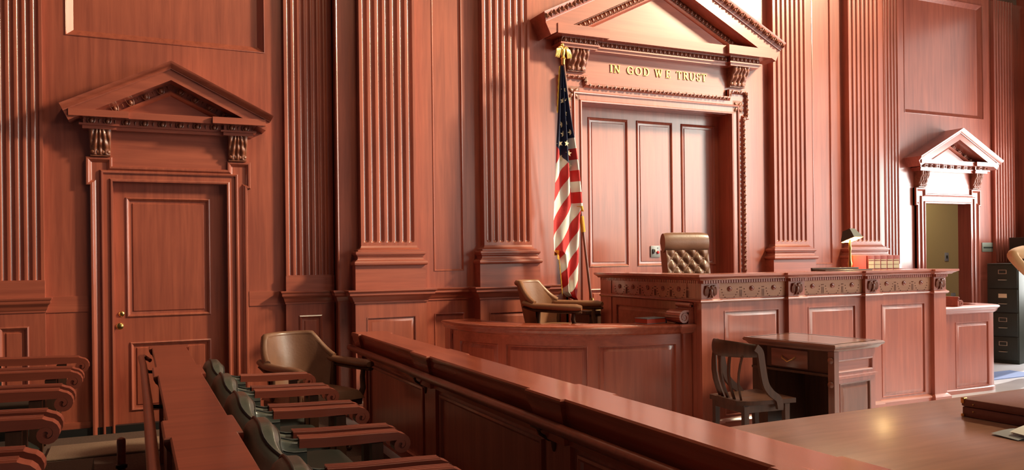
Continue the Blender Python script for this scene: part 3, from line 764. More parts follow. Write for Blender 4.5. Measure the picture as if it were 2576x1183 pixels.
for a, b in PIER:
    o = link('eagle_plaque', ep, bench); o.location = ((a + b) / 2 - 5.7, YP - .001 - 6.0, 1.196); o.scale = (.84, .8, .84)

# ------------------------------------------------------------ volutes
def volute_pts(r0, r1, turns, n, cx=0, cz=0, a0=pi / 2, sgn=-1):
    return [(cx + (r0 + (r1 - r0) * i / n) * cos(a0 + sgn * 2 * pi * turns * i / n), cz + (r0 + (r1 - r0) * i / n) * sin(a0 + sgn * 2 * pi * turns * i / n)) for i in range(n + 1)]
def volute(w):
    """scroll console seen end-on in the xz plane, w deep along y"""
    mb = MB(); mp = lambda x, z, b: (x, b, z)
    p = [(.055, .155), (.062, .135), (.050, .115), (.030, .105)] + volute_pts(.052, .012, 1.6, 26, -.02, .055, pi * .42, 1)
    n = len(p); th = [.016] * n
    pts = p
    for i in range(n - 1):
        d = (Vector(pts[i + 1]) - Vector(pts[i])).normalized(); q = Vector((-d.y, d.x)) * .009
        a, b = Vector(pts[i]), Vector(pts[i + 1])
        mb.prism([tuple(a + q), tuple(a - q), tuple(b - q), tuple(b + q)], 0, w, mp)
    mb.prism([(-.02 + .046 * cos(2 * pi * k / 16), .055 + .046 * sin(2 * pi * k / 16)) for k in range(16)], .006, w - .006, mp)
    mb.prism([(.02, 0), (.075, 0), (.075, .17), (.055, .16), (.05, .11), (.025, .09)], .004, w - .004, mp)
    mb.prism([(.05 + .020 * cos(2 * pi * k / 12), .155 + .020 * sin(2 * pi * k / 12)) for k in range(12)], 0, w, mp)
    return mb

# ------------------------------------------------------------ clerk's curved enclosure
EX, EY, RX, RY = 4.236, 6.98, 1.60, 1.40
def EP(deg, off=0):
    a = radians(deg); return (EX - (RX + off) * sin(a), EY - (RY + off) * cos(a))
cl = empty('clerk_enclosure', (3.2, 6.2, 0), label='curved panelled clerk counter joined to the shaded end of the judge bench', cat='counter')
cinv = Matrix.Translation((-3.2, -6.2, 0))
def cp(mb, name, m, sm=35, par=cl, **kw): mb.xf(cinv); return mb.build(name, m, par, sm, **kw)
def curve(a0, a1, n=28): return [EP(a0 + (a1 - a0) * i / n) for i in range(n + 1)]
full = [(EX - RX, 7.12)] + curve(90, 0.2, 36)
RIM = [(-.27, .89), (-.27, .92), (.050, .92), (.060, .914), (.064, .906), (.060, .896), (.048, .888), (.040, .876), (.036, .862), (.024, .850), (.010, .842), (.0, .838), (-.02, .838)]
mb = MB(); mb.sweep(full, RIM, plan(0)); cp(mb, 'counter_top', M['wood_y'], 40)
mb = MB(); mb.sweep(full, [(-.06, 0), (-.024, 0), (-.024, .87), (-.06, .87), (-.06, 0)], plan(0)); cp(mb, 'core', M['wood_v'])
mb = MB(); mb.sweep(full, [(-.03, .755), (0, .755), (0, .85), (-.03, .85)], plan(0)); mb.sweep(full, [(-.03, 0), (.018, 0), (.018, .10), (.004, .12), (0, .15), (-.03, .15)], plan(0)); cp(mb, 'rail', M['wood_h'])
for a0, a1 in ((93, 83.5), (63.2, 60.0), (32.7, 29.5), (4.9, 0.2)):
    pts = curve(a0, a1, 4) if a0 <= 90 else [(EX - RX, 7.12)] + curve(90, a1, 4)
    mb = MB(); mb.sweep(pts, [(-.03, .1), (0, .1), (0, .80), (-.03, .80)], plan(0)); cp(mb, 'stile', M['wood_v'])
def cpanel(a0, a1, z0, z1):
    mb = MB(); 
    us = [0, .006, .02, .05, .12, .25, .4, .5, .6, .75, .88, .95, .98, .994, 1]
    L = abs(a1 - a0) / 90 * 2.35; vv = [0, .008, .022, .05, .2, .8, .95, .978, .992, 1]; Hh = z1 - z0
    ds = [(0, 0), (.004, .004), (.010, -.014), (.016, -.014), (.046, .001)]
    def off(d):
        for (d0, o0), (d1, o1) in zip(ds, ds[1:]):
            if d <= d1: return o0 + (o1 - o0) * (d - d0) / (d1 - d0)
        return .001
    uu = sorted({*[d / L for d, _ in ds], *[1 - d / L for d, _ in ds], *[.05 + .9 * i / 10 for i in range(11)]})
    vv = sorted({*[d / Hh for d, _ in ds], *[1 - d / Hh for d, _ in ds]})
    def fn(u, v):
        u = uu[round(u * (len(uu) - 1))]; v = vv[round(v * (len(vv) - 1))]
        d = min(u * L, (1 - u) * L, v * Hh, (1 - v) * Hh)
        x, y = EP(a0 + (a1 - a0) * u, off(d)); return (x, y, z0 + Hh * v)
    mb.grid(len(uu), len(vv), fn); cp(mb, 'panel', M['wood_v'], 25)
for a0, a1 in ((83.5, 63.2), (60.0, 32.7), (29.5, 4.9)): cpanel(a0, a1, .15, .755)
mb = MB(); x0, x1 = 4.155, 4.24; y = EP(0)[1]
mb.box(x0, x1, y - .022, y + .1, 0, .85); cp(mb, 'end_pilaster', M['wood_v'], 0)
mb = MB(); mb.sweep([(x0, y + .1), (x0, y - .022), (x1, y - .022), (x1, y + .05)], [(a, z) for a, z in RIM[2:]] , plan(0)); mb.box(x0 - .05, x1, y - .072, y + .1, .905, .9215); cp(mb, 'pilaster_cap', M['wood_h'])
mb = MB(); mb.box(EX - RX - .02, EX - RX + .10, 7.0, 7.13, 0, .86); cp(mb, 'end_post', M['wood_v'], 0)
v = volute(.20); v.xf(Matrix.Translation((4.165, y - .055, .9225))); cp(v, 'volute', M['wood_h'], 40)
MB().prism([EP(90 - 90 * i / 12, -.10) for i in range(13)] + [(4.20, 7.1), (EX - RX + .10, 7.1)], 0, .40, plan(0)).build('clerk_platform', M['carpet'], kind='structure', smooth=0)

# red and grey book on the counter
bk = empty('law_book', (3.985, 5.79, .921), radians(8), label='closed red book with grey spine lying flat on the curved counter', cat='book')
MB().box(-.105, .105, -.075, .075, .004, .040).build('page_block', M['book_red'], bk, smooth=0)
mb = MB(); mb.box(-.108, .120, -.078, .078, .040, .046, .002); mb.box(-.108, .120, -.078, .078, 0, .004); mb.box(.104, .122, -.078, .078, .0, .046, .004); mb.build('cover', M['greybook'], bk)

# ------------------------------------------------------------ witness box
wb = empty('witness_box', (8.0, 6.2, 0), label='low panelled witness box with rounded corner between bench and filing cabinet', cat='witness stand')
winv = Matrix.Translation((-8.0, -6.2, 0))
def wp(mb, name, m, sm=35, **kw): mb.xf(winv); return mb.build(name, m, wb, sm, **kw)
wpath = [(7.24, 5.79), (8.37, 5.79)] + arc(8.37, 6.01, .22, -pi / 2, 0, 8)[1:] + [(8.59, 7.0)]
mb = MB(); mb.sweep(wpath, [(a if a > -.1 else -.16, z) for a, z in RIM], plan(0)); wp(mb, 'rim', M['wood_h'], 40)
WPAN = (7.83, 8.36, .062, .755)
mb = MB(); holed(mb, 7.23, 8.37, 0, .86, [WPAN], lambda a, b, z0, z1: mb.box(a, b, 5.79, 5.82, z0, z1), 0, 0)
mb.sweep([(8.37, 5.79)] + arc(8.37, 6.01, .22, -pi / 2, 0, 8)[1:] + [(8.59, 7.0)], [(-.03, 0), (0, 0), (0, .86), (-.03, .86), (-.03, 0)], plan(0)); wp(mb, 'body', M['wood_v'], 35)
panel('panel', *WPAN, lambda x, z, b: (x - 8.0, 5.79 - b - 6.2, z), RAISED, M['wood_v'], wb)
mb = MB(); mb.sweep(wpath, [(0, 0), (.012, 0), (.012, .04), (0, .05)], plan(0)); wp(mb, 'base_moulding', M['wood_h'])
v = volute(.16); v.xf(Matrix.Translation((7.93, 5.80, .9205)) @ Matrix.Scale(-.55, 4, (1, 0, 0)) @ Matrix.Scale(.6, 4, (0, 0, 1))); wp(v, 'volute', M['wood_h'], 40)

# ------------------------------------------------------------ things on the bench
lp = empty('desk_lamp', (6.40, 5.86, 1.2355), label='lit brass desk lamp with black square shade on the judge bench', cat='lamp')
mb = MB(); mb.lathe([(.085, 0), (.085, .010), (.070, .016), (.030, .026), (.014, .045), (.012, .10), (.018, .13), (.022, .16), (.013, .20), (.010, .28), (.016, .31), (.012, .34), (.010, .415)], 16); mb.build('stem', M['brass'], lp)
sh = MB()
def sq(h, r): return [(-h, -h, r), (h, -h, r), (h, h, r), (-h, h, r)]
r0, r1 = sq(.078, .392), sq(.042, .494)
sh.add(r0 + r1, [(0, 1, 5, 4), (1, 2, 6, 5), (2, 3, 7, 6), (3, 0, 4, 7)]); shd = sh.build('shade', M['shade'], lp, smooth=0); Rm = Matrix.Rotation(radians(10), 4, 'Z') @ Matrix.Rotation(radians(-20), 4, 'X'); c0 = Vector((0, 0, .46)); shd.matrix_local = Matrix.Translation(c0 - Rm @ c0) @ Rm
sh = MB(); r0, r1 = sq(.075, .3925), sq(.039, .492); sh.add(r0 + r1, [(0, 4, 5, 1), (1, 5, 6, 2), (2, 6, 7, 3), (3, 7, 4, 0)]); o = sh.build('shade_lining', M['glow'], shd, smooth=0)
mb = MB(); mb.tube([Vector((-.078, -.078, .392)), Vector((.078, -.078, .392)), Vector((.078, .078, .392)), Vector((-.078, .078, .392)), Vector((-.078, -.078, .392))], .003, 6); mb.build('shade_trim', M['brass'], shd)
mb = MB(); mb.ball((0, 0, .43), (.028, .028, .036), 10, 8); mb.build('bulb', M['glow'], lp)
light('POINT', 'lamp_bulb', (6.40, 5.86, 1.60), None, 7, (1.0, 0.68, 0.32), shadow_soft_size=0.03)
def book(x, y, w, h, d, rz, label, m, bands=True):
    b = empty('law_book', (x, y, 1.2355), rz, label=label, cat='book', group='law books on the judge bench')
    mb = MB(); mb.box(-w / 2, w / 2, -d / 2, d / 2, 0, h, .004); mb.build('binding', m, b)
    mb = MB(); mb.box(-w / 2 + .005, w / 2 - .005, -d / 2 + .008, d / 2 + .001, h - .003, h + .0006); mb.build('page_block', M['cream'], b, smooth=0)
    if bands:
        for z0, z1 in ((.62 * h, .76 * h), (.45 * h, .60 * h), (.30 * h, .40 * h), (.0 * h + .006, .16 * h), (.80 * h, .83 * h)):
            mb = MB(); mb.box(-w * .40, w * .40, -d / 2 - .0025, -d / 2 + .012, z0, z1); mb.build('spine_label', M['cream'], b, smooth=0)
    return b
book(6.585, 5.93, .175, .243, .05, radians(-2), 'bright red law book turned cover outward beside the lamp', M['book_red'], False)
nth = ('next to the red cover', 'second in the row from the red cover', 'in the middle of the row of five', 'second from the open doorway end', 'at the doorway end of the row')
for k, x in enumerate((6.742, 6.832, 6.922, 7.012, 7.102)):
    bx = x
    book(bx, 5.97, .076, .238, .16, radians(-14 + 2 * (k == 0)), 'maroon law book with cream spine bands ' + nth[k], M['book_maroon'])
mb = MB(); mb.box(-.30, .30, -.09, .09, 0, .012, .004); mb.box(-.30, .30, .07, .09, .012, .03, .004)
o = mb.build('pen_tray', M['darkwood'], label='dark flat wooden tray on the bench between chair and lamp', cat='tray'); o.location = (6.03, 5.62, 1.3345)

# ------------------------------------------------------------ judge's tufted chair
jc = empty('judge_chair', (5.15, 6.62, .55), radians(-97), label='high back tufted brown leather chair behind the judge bench', cat='chair')
W2 = .245
def tuft(x, z):
    p, q = .125, .145
    a, b = x / p + (z - .985) / q, x / p - (z - .985) / q
    return .036 * (abs(sin(pi * a)) * abs(sin(pi * b))) ** .6 - .036
def backfn(u, v):
    y = (2 * u - 1); z = .42 + .58 * v
    edge = (1 - abs(y) ** 5)
    p = .045 * edge + (tuft(y * W2, z) * edge + .010)
    return (-.17 - .10 * v + p + .035 * (abs(y) ** 3), y * W2 * (1 - .0 * v), z)
mb = MB(); mb.grid(61, 73, backfn); mb.grid(9, 9, lambda u, v: (-.25 - .10 * v, (2 * u - 1) * W2, .42 + .58 * v), True)
for sgn in (0, 1): mb.add([q for v in range(9) for q in (backfn(sgn, v / 8), (-.25 - .10 * v / 8, (2 * sgn - 1) * W2, .42 + .58 * v / 8))], [(2 * i, 2 * i + 1, 2 * i + 3, 2 * i + 2) for i in range(8)])
mb.build('backrest', M['brown_leather'], jc, smooth=70)
for r in range(-6, 1):
    for c in range(-4, 5):
        if (r + c) % 2: continue
        x, z = c * .0625, .985 + r * .0725
        if abs(x) > .21 or z < .50: continue
        p = backfn((x / W2 + 1) / 2, (z - .42) / .58)
        mb = MB(); mb.ball((p[0] + .002, p[1], p[2]), (.006, .010, .010), 8, 6); mb.build('button', M['brown_leather'], jc, smooth=60)
mb = MB()
def headfn(u, v):
    y = 2 * u - 1; a = -pi * .62 + v * pi * 1.62
    r = .062 * (1 - .10 * abs(y) ** 6)
    return (-.275 + r * cos(a) * 1.0, y * (W2 + .012), 1.075 + r * 1.75 * sin(a))
mb.grid(17, 21, headfn)
for sgn in (0, 1): mb.add([headfn(sgn, v / 20) for v in range(21)], [list(range(21))])
mb.build('headrest_roll', M['brown_leather'], jc, smooth=60)
mb = MB(); mb.box(-.24, .27, -.26, .26, .36, .48, .04); mb.build('seat', M['brown_leather'], jc)
for s in (-1, 1):
    mb = MB(); mb.tube([(-.20, s * .28, .62), (.0, s * .29, .64), (.20, s * .29, .63)], [.03, .035, .035], 10); mb.tube([(.17, s * .28, .62), (.15, s * .275, .40)], .02, 8); mb.build('armrest', M['darkwood'], jc)
mb = MB(); mb.lathe([(.03, .06), (.03, .37)], 12)
for k in range(4):
    a = pi / 4 + k * pi / 2; mb.tube([(0, 0, .10), (.26 * cos(a), .26 * sin(a), .03)], [.03, .02], 8)
    mb.ball((.27 * cos(a), .27 * sin(a), .022), .021, 8, 6)
mb.build('swivel_base', M['darkwood'], jc)

# ------------------------------------------------------------ barrel leather armchairs
def barrel_chair(loc, rz, label, m, scale=1.0):
    c = empty('leather_armchair', loc, rz, label=label, cat='chair'); c.scale = (scale,) * 3
    # inner back: bowed leather sheet between the rear posts
    def shell(u, v, off=0):
        a = radians(-74 + 148 * u); ca = max(0, cos(a))
        zt = .655 + .20 * min(1, ca * 1.35) ** 2.2
        z = .42 + (zt - .42) * v
        lean = -.10 * v * ca
        return (-.02 - (.25 + off) * ca + lean, (.265 + off) * sin(a) * (1 + .10 * v), z)
    mb = MB(); mb.grid(29, 11, lambda u, v: shell(u, v)); mb.grid(29, 11, lambda u, v: shell(u, v, .035), True)
    mb.tube([Vector(shell(i / 28, 1, .017)) + Vector((-.012, 0, .004)) for i in range(29)], .027, 8)
    mb.build('backrest', m, c, smooth=70)
    for s in (-1, 1):                                   # padded arms sweeping forward from the back
        st = Vector(shell(.5 + s * .42, 1, .017))
        pts = [(st.x - .05, s * .285, .685), (st.x + .06, s * .300, .660), (.10, s * .312, .652), (.26, s * .312, .650), (.31, s * .305, .648)]
        mb = MB(); mb.tube(pts, [.030, .036, .042, .044, .030], 10, flat=(1.15, .75)); a = mb.build('armrest', m, c, smooth=60)
        mb = MB(); mb.tube([(p[0], p[1], p[2] - .036) for p in pts], [.020, .028, .033, .034, .024], 8, flat=(1.2, .5)); mb.build('arm_rail', M['darkwood'], a, smooth=60)
        mb = MB(); mb.tube([(.235, s * .30, .63), (.225, s * .295, .55), (.245, s * .285, .47), (.215, s * .27, .38)], [.017, .020, .022, .024], 8); mb.build('arm_post', M['darkwood'], c, smooth=60)
        mb = MB(); mb.tube([(-.10, s * .275, .64), (-.12, s * .265, .40)], [.020, .022], 8); mb.build('arm_post', M['darkwood'], c, smooth=60)
    mb = MB(); mb.box(-.25, .27, -.262, .262, .35, .40, .01); mb.build('seat_frame', M['darkwood'], c)
    mb = MB()
    def seatfn(u, v):
        x, y = 2 * u - 1, 2 * v - 1; e = (1 - x ** 8) * (1 - y ** 8)
        return (.01 + .275 * x, .27 * y, .40 + .075 * (max(0, e) ** .35) + .012 * (1 - x * x) * (1 - y * y))
    mb.grid(21, 21, seatfn); mb.build('seat', m, c, smooth=60)
    mb = MB(); mb.lathe([(.032, .08), (.032, .36)], 12)
    for k in range(4):
        an = pi / 4 + k * pi / 2; mb.tube([(0, 0, .12), (.14 * cos(an), .14 * sin(an), .10), (.27 * cos(an), .27 * sin(an), .045)], [.035, .03, .02], 8); mb.ball((.27 * cos(an), .27 * sin(an), .024), .022, 8, 6)
    mb.build('swivel_base', M['darkwood'], c, smooth=50)
    return c
barrel_chair((1.225, 6.30, .02), radians(-66), 'brown leather armchair at the far end of the jury box beside the handrail', M['brown_leather'], 1.02)
barrel_chair((3.52, 6.55, .40), radians(-48), 'tan leather armchair inside the curved clerk counter beside the flag', M['tan_leather'], 1.0)
# ------------------------------------------------------------ flag on its pole
FX, FY = 4.24, 7.20
fp = empty('flagpole', (FX, FY, .95), label='brass topped wooden flagpole with gilt eagle standing beside the bench', cat='flagpole')
mb = MB(); mb.lathe([(.10, 0), (.10, .018), (.07, .03), (.03, .05), (.022, .09), (.02, .12)], 18); mb.build('stand', M['brass'], fp)
TOP = Vector((-.30, 0, 2.535)); BOT = Vector((0, 0, .05))
mb = MB(); mb.tube([BOT, BOT.lerp(TOP, .5), TOP], .0135, 10); mb.build('pole', M['desk_v'], fp)
mb = MB(); mb.tube([BOT.lerp(TOP, .30), BOT.lerp(TOP, .365)], .024, 10); mb.build('pole_ferrule', M['goldcloth'], fp)
mb = MB(); T0 = TOP
mb.tube([T0 + Vector((0, 0, -.05)), T0 + Vector((0, 0, .0)), T0 + Vector((0, 0, .01)), T0 + Vector((0, 0, .03))], [.018, .018, .028, .014], 12)
b = T0 + Vector((0, -.0, .075))
mb.ball(b, (.022, .022, .052), 10, 8, Matrix.Rotation(.12, 3, 'Y'))
mb.ball(b + Vector((-.004, 0, .070)), (.015, .015, .022), 8, 6); mb.ball(b + Vector((-.022, -.006, .074)), (.014, .006, .006), 6, 4)
for s in (-1, 1):
    mb.tube([b + Vector((s * .012, 0, .030)), b + Vector((s * .030, -.006, .052)), b + Vector((s * .052, -.004, .040))], [.012, .013, .010], 8)
    for k in range(5):
        x = s * (.030 + .010 * k); mb.tube([b + Vector((x, -.002, .046 - .004 * k)), b + Vector((x * 1.12 + s * .006, -.010, .0 - .006 * k)), b + Vector((x * 1.1 + s * .016, -.004, -.062 + .002 * k))], [.0075, .0080, .003], 6)
for k in range(3): mb.tube([b + Vector(((k - 1) * .006, 0, -.035)), b + Vector(((k - 1) * .012, 0, -.075))], [.008, .009], 6)
mb.build('eagle_finial', M['gold'], fp, smooth=60)

# cloth: outline in cloth units (about 4 mm), x across and y down from the top of the hoist
def cl(x, y): return 3.8748 + (x - 1411) * .004562 - (y - 165) * .0000518, 3.404 + (x - 1411) * .00015 - (y - 165) * .003964
FS = [(1411, 1418, 165), (1407, 1428, 230), (1403, 1437, 300), (1399, 1447, 360), (1396, 1456, 430), (1393, 1464, 500), (1392, 1466, 520), (1391, 1459, 545), (1391, 1457, 600), (1393, 1456, 632), (1404, 1456, 642), (1409, 1455, 690), (1413, 1453, 735), (1426, 1452, 748), (1446, 1452, 757)]
def fe(t):
    y = FS[0][2] + (FS[-1][2] - FS[0][2]) * t
    for (a, b, z0), (c, d, z1) in zip(FS, FS[1:]):
        if z0 - 1e-9 <= y <= z1 + 1e-9:
            k = (y - z0) / (z1 - z0); return a + (c - a) * k, b + (d - b) * k, y
    return FS[-1]
NU, NV = 150, 420
def flagp(u, t):
    a, b, yy_ = fe(t); x, z = cl(a + (b - a) * u, yy_)
    ph = u * 2 * pi * 2.3 + 2.2 * t + .5
    am = .012 + .050 * min(1, t * 2.2)
    y = FY - .045 - am * (0.5 + 0.5 * sin(ph)) - .018 * sin(u * 17 - 3 * t)
    return (x, y, z)
mb = MB(); mb.grid(NU, NV, flagp)
mi = []
# pattern: canton, then stripes that run with the cloth's own fall
PW = 236.0                                                 # stripe scale: measured units per metre at the pole
for j in range(NV - 1):
    for i in range(NU - 1):
        x, y, z = flagp((i + .5) / (NU - 1), (j + .5) / (NV - 1))
        a, b, Yv = fe((j + .5) / (NV - 1)); X = a + (b - a) * (i + .5) / (NU - 1)
        zc = 374 + (X - 1402) * 1.6
        flap = Yv > 347 and X > 1433 + (Yv - 350) * .05 and Yv < 520
        if Yv < 347 or (Yv < zc and not flap): mi.append(0)
        elif flap: mi.append(1 if int((Yv - 347) / 27.6) % 2 == 0 else 2)
        else:
            q = math.floor((Yv + 1.75 * (X - 1429)) / 44 + .9); mi.append(2 if q % 2 == 0 else 1)
me_mats = [M['navy'], M['white'], mat('flag_red', (0.60, 0.028, 0.03), rough=0.7, bump=(120, 0.15))]
mb.mi = mi
flag = link('national_flag', mb.mesh('national_flag', me_mats, 80))
tag(flag, 'hanging flag with white stars on blue and red and white stripes, gold fringed', 'flag')
mb = MB(); mb.add([(0, 0, 0)], [])
def star():
    m_ = MB(); p = [(.034 * (1 if k % 2 == 0 else .42) * sin(pi * k / 5), .034 * (1 if k % 2 == 0 else .42) * cos(pi * k / 5)) for k in range(10)]
    m_.prism(p, 0, .004, lambda x, z, b: (x, -b, z)); return m_.mesh('star', M['card'], 0)
sm = star()
for (sx, sy) in ((1419, 224), (1416, 255), (1423, 282), (1426, 306), (1415, 312), (1434, 333), (1417, 338), (1406, 363), (1421, 364), (1427, 389), (1412, 396), (1432, 416), (1430, 250)):
    x, z = cl(sx, sy)
    best = min(((i / 40, j / 120) for i in range(41) for j in range(70)), key=lambda q: (flagp(*q)[0] - x) ** 2 + (flagp(*q)[2] - z) ** 2)
    p = flagp(*best); o = link('star', sm, flag); o.location = (p[0], p[1] - .006, p[2]); o.rotation_euler = (0, radians(random.uniform(-25, 25)), radians(random.uniform(-20, 20)))
def fringe(pts, ln, dz):
    mb = MB(); n = len(pts)
    mb.grid(n, 3, lambda u, v: (pts[round(u * (n - 1))][0] + dz[0] * v, pts[round(u * (n - 1))][1] - .004 - .006 * v * sin(u * 40), pts[round(u * (n - 1))][2] + dz[1] * v))
    return mb
fr = MB()
fr.v = []; 
q = fringe([flagp(i / 30, 1.0 - .0) if True else 0 for i in range(31)], 1, (.004, -.045)); fr.add(q.v, q.f)
q = fringe([flagp(0.0, t / 40 * .20) for t in range(41)], 1, (-.016, -.008)); fr.add(q.v, q.f)
q = fringe([flagp(0.0, .80 + t / 20 * .16) for t in range(21)], 1, (-.006, -.045)); fr.add(q.v, q.f)
q = fringe([flagp(i / 12 * .22, .785) for i in range(13)], 1, (-.004, -.05)); fr.add(q.v, q.f)
q = fringe([flagp(.78 + i / 12 * .22, .60) for i in range(13)], 1, (.006, -.055)); fr.add(q.v, q.f)
fr.build('gold_fringe', M['goldcloth'], flag, smooth=60)

# ------------------------------------------------------------ clerk's writing desk and chair
dk = empty('writing_desk', (4.68, 4.443, 0), radians(8), label='small mahogany kneehole desk with moulded top in front of the bench', cat='desk')
DW, DL, DH = .55, .80, .82
mb = MB(); mb.sweep([(0, DL), (0, 0), (DW, 0), (DW, DL)], [(-.02, DH - .052), (.0, DH - .052), (.008, DH - .044), (.016, DH - .030), (.030, DH - .022), (.036, DH - .012), (.028, DH), (-.3, DH)], plan(0))
mb = MB(); P4 = rect(0, DW, 0, DL); mb.sweep([(0, DL), (DW, DL), (DW, 0), (0, 0)][::-1], [(-.02, DH - .055), (.0, DH - .055), (.006, DH - .046), (.016, DH - .034), (.030, DH - .026), (.036, DH - .014), (.026, DH), (-.02, DH)], plan(0), closed=True)
mb.box(-.0, DW, 0, DL, DH - .03, DH)
mb.build('desk_top', M['desk'], dk, smooth=30)
mb = MB(); hole = (.055, DW - .055, .60, .695), (.085, DW - .085, .11, .52)
holed(mb, 0.02, DW - .02, 0.03, DH - .05, hole, lambda a, b, z0, z1: mb.box(a, b, .015, .04, z0, z1), 0, 0)
mb.box(.0, DW, .0, .05, .555, .575); mb.box(.0, DW, .0, .05, 0, .06)
mb.box(DW - .04, DW - .02, .04, .20, .03, DH - .05); mb.box(.30, .32, .04, .20, .03, .58)
mb.build('pedestal', M['wood_v'], dk, smooth=0)
mp = lambda x, z, b: (x, .015 - b, z)
panel('panel', *hole[0], mp, SUNK_S, M['wood_h'], dk); panel('panel', *hole[1], mp, RAISED, M['desk_v'], dk)
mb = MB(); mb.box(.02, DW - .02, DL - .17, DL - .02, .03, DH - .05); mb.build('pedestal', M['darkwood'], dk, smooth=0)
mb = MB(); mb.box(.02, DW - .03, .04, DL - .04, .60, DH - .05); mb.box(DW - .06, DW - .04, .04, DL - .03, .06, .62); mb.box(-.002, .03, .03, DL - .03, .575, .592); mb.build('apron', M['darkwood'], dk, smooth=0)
mb = MB(); mb.box(.008, .03, .24, .58, .61, .75, .004); dr = mb.build('drawer', M['desk'], dk)
mb = MB(); mb.tube([(.004, .35, .695), (-.012, .36, .680), (-.014, .41, .655), (-.012, .46, .680), (.004, .47, .695)], .005, 8); mb.build('drawer_handle', M['brass'], dr)
for yv in (.02,):
    mb = MB(); mb.box(-.004, .05, -.004, .05, .03, DH - .055); mb.build('corner_post', M['desk_v'], dk, smooth=0)
    for zz in (.70, .52, .25):
        mb = MB(); mb.lathe([(.022, 0), (.026, .008), (.018, .018), (.008, .022)], 12); mb.xf(Matrix.Translation((-.004, .024, zz)) @ Matrix.Rotation(-pi / 2, 4, 'Y')); mb.build('corner_boss', M['carved'], dk)

ch = empty('wooden_chair', (4.12, 4.72, 0), radians(-4), label='dark wooden slat back chair drawn up to the small kneehole desk', cat='chair')
def plank(mb, pts, w, t, up=(0, 0, 1)):
    """flat strip following pts: w along up, t across"""
    n = len(pts); vs = []; fs = []; up = Vector(up)
    for i in range(n):
        p = Vector(pts[i]); d = (Vector(pts[min(i + 1, n - 1)]) - Vector(pts[max(i - 1, 0)])).normalized(); sd = d.cross(up).normalized() * (t / 2); u_ = sd.cross(d).normalized() * (w[i] if isinstance(w, list) else w) / 2
        vs += [p + sd + u_, p - sd + u_, p - sd - u_, p + sd - u_]
    for i in range(n - 1):
        for k in range(4): fs.append((4 * i + k, 4 * i + (k + 1) % 4, 4 * i + 4 + (k + 1) % 4, 4 * i + 4 + k))
    fs += [(3, 2, 1, 0), tuple(4 * (n - 1) + k for k in range(4))]
    mb.add(vs, fs)
def crest(a, r=.0): return Vector((-.255 + .27 * (1 - cos(a)), .235 * sin(a) / sin(1.15), 0))
mb = MB(); A = [-1.15 + 2.3 * i / 16 for i in range(17)]
mb.tube([crest(a) + Vector((0, 0, .800 + .018 * cos(a))) for a in A], [.034 + .026 * cos(a) for a in A], 12, flat=(.26, 1.0)); mb.build('crest_rail', M['darkwood'], ch, smooth=40)
for s in (-1, 1):
    e = crest(s * 1.15)
    pts = [Vector((e.x - .03, e.y, .835)), Vector((e.x + .008, e.y, .80)), Vector((e.x + .02, s * .238, .72)), Vector((e.x + .035, s * .236, .64)), Vector((e.x + .06, s * .232, .56)), Vector((e.x + .11, s * .228, .50)), Vector((e.x + .17, s * .225, .455)), Vector((e.x + .19, s * .222, .385))]
    pts = smooth_path(pts, 4); mb = MB(); plank(mb, pts, .052, .026, (1, 0, .4)); mb.build('side_rail', M['darkwood'], ch, smooth=40)
for k in range(5):
    a = -.72 + 1.44 * k / 4; c = crest(a)
    e = Vector((-.185 + .05 * sin(a) ** 2, c.y * .72, .44)); st = c + Vector((.004, 0, .775))
    pts = [st.lerp(e, t) + Vector((-.030 * sin(pi * t), 0, 0)) for t in (0, .2, .4, .6, .8, 1)]
    mb = MB(); plank(mb, pts, [.028, .032, .034, .034, .032, .028], .012, (-sin(a) * .6, cos(a), 0)); mb.build('back_slat', M['darkwood'], ch, smooth=40)
mb = MB()
def cseat(u, v):
    x, y = 2 * u - 1, 2 * v - 1; wd = .215 + .012 * x - .04 * max(0, -x) ** 3
    return (.0 + .235 * x, wd * y, .452 - .014 * (1 - x * x) * (1 - (abs(y) - .45) ** 2 * 2))
mb.grid(17, 17, cseat); mb.grid(17, 17, lambda u, v: (cseat(u, v)[0], cseat(u, v)[1], .418), True)
for k in range(16):
    for f_ in (lambda t: (t, 0), lambda t: (t, 1), lambda t: (0, t), lambda t: (1, t)):
        a, b = cseat(*f_(k / 16)), cseat(*f_((k + 1) / 16)); mb.add([a, b, (b[0], b[1], .418), (a[0], a[1], .418)], [(0, 1, 2, 3)])
mb.build('seat', M['darkwood'], ch, smooth=50)
mb = MB(); mb.box(-.19, .20, -.185, .185, .362, .418); mb.build('seat_apron', M['darkwood'], ch, smooth=0)
for x, s in ((.185, 1), (.185, -1), (-.17, 1), (-.17, -1)):
    mb = MB(); y = s * .175
    pts = [(x, y, .41), (x, y, .25), (x + (.02 if x > 0 else -.05), y * 1.04, .0)]
    plank(mb, pts, [.042, .038, .032], .038, (1, 0, 0)); mb.build('leg', M['darkwood'], ch, smooth=40)
for s in (-1, 1):
    mb = MB(); mb.tube([(.185, s * .176, .17), (-.19, s * .178, .17)], .011, 8); mb.build('stretcher', M['darkwood'], ch)

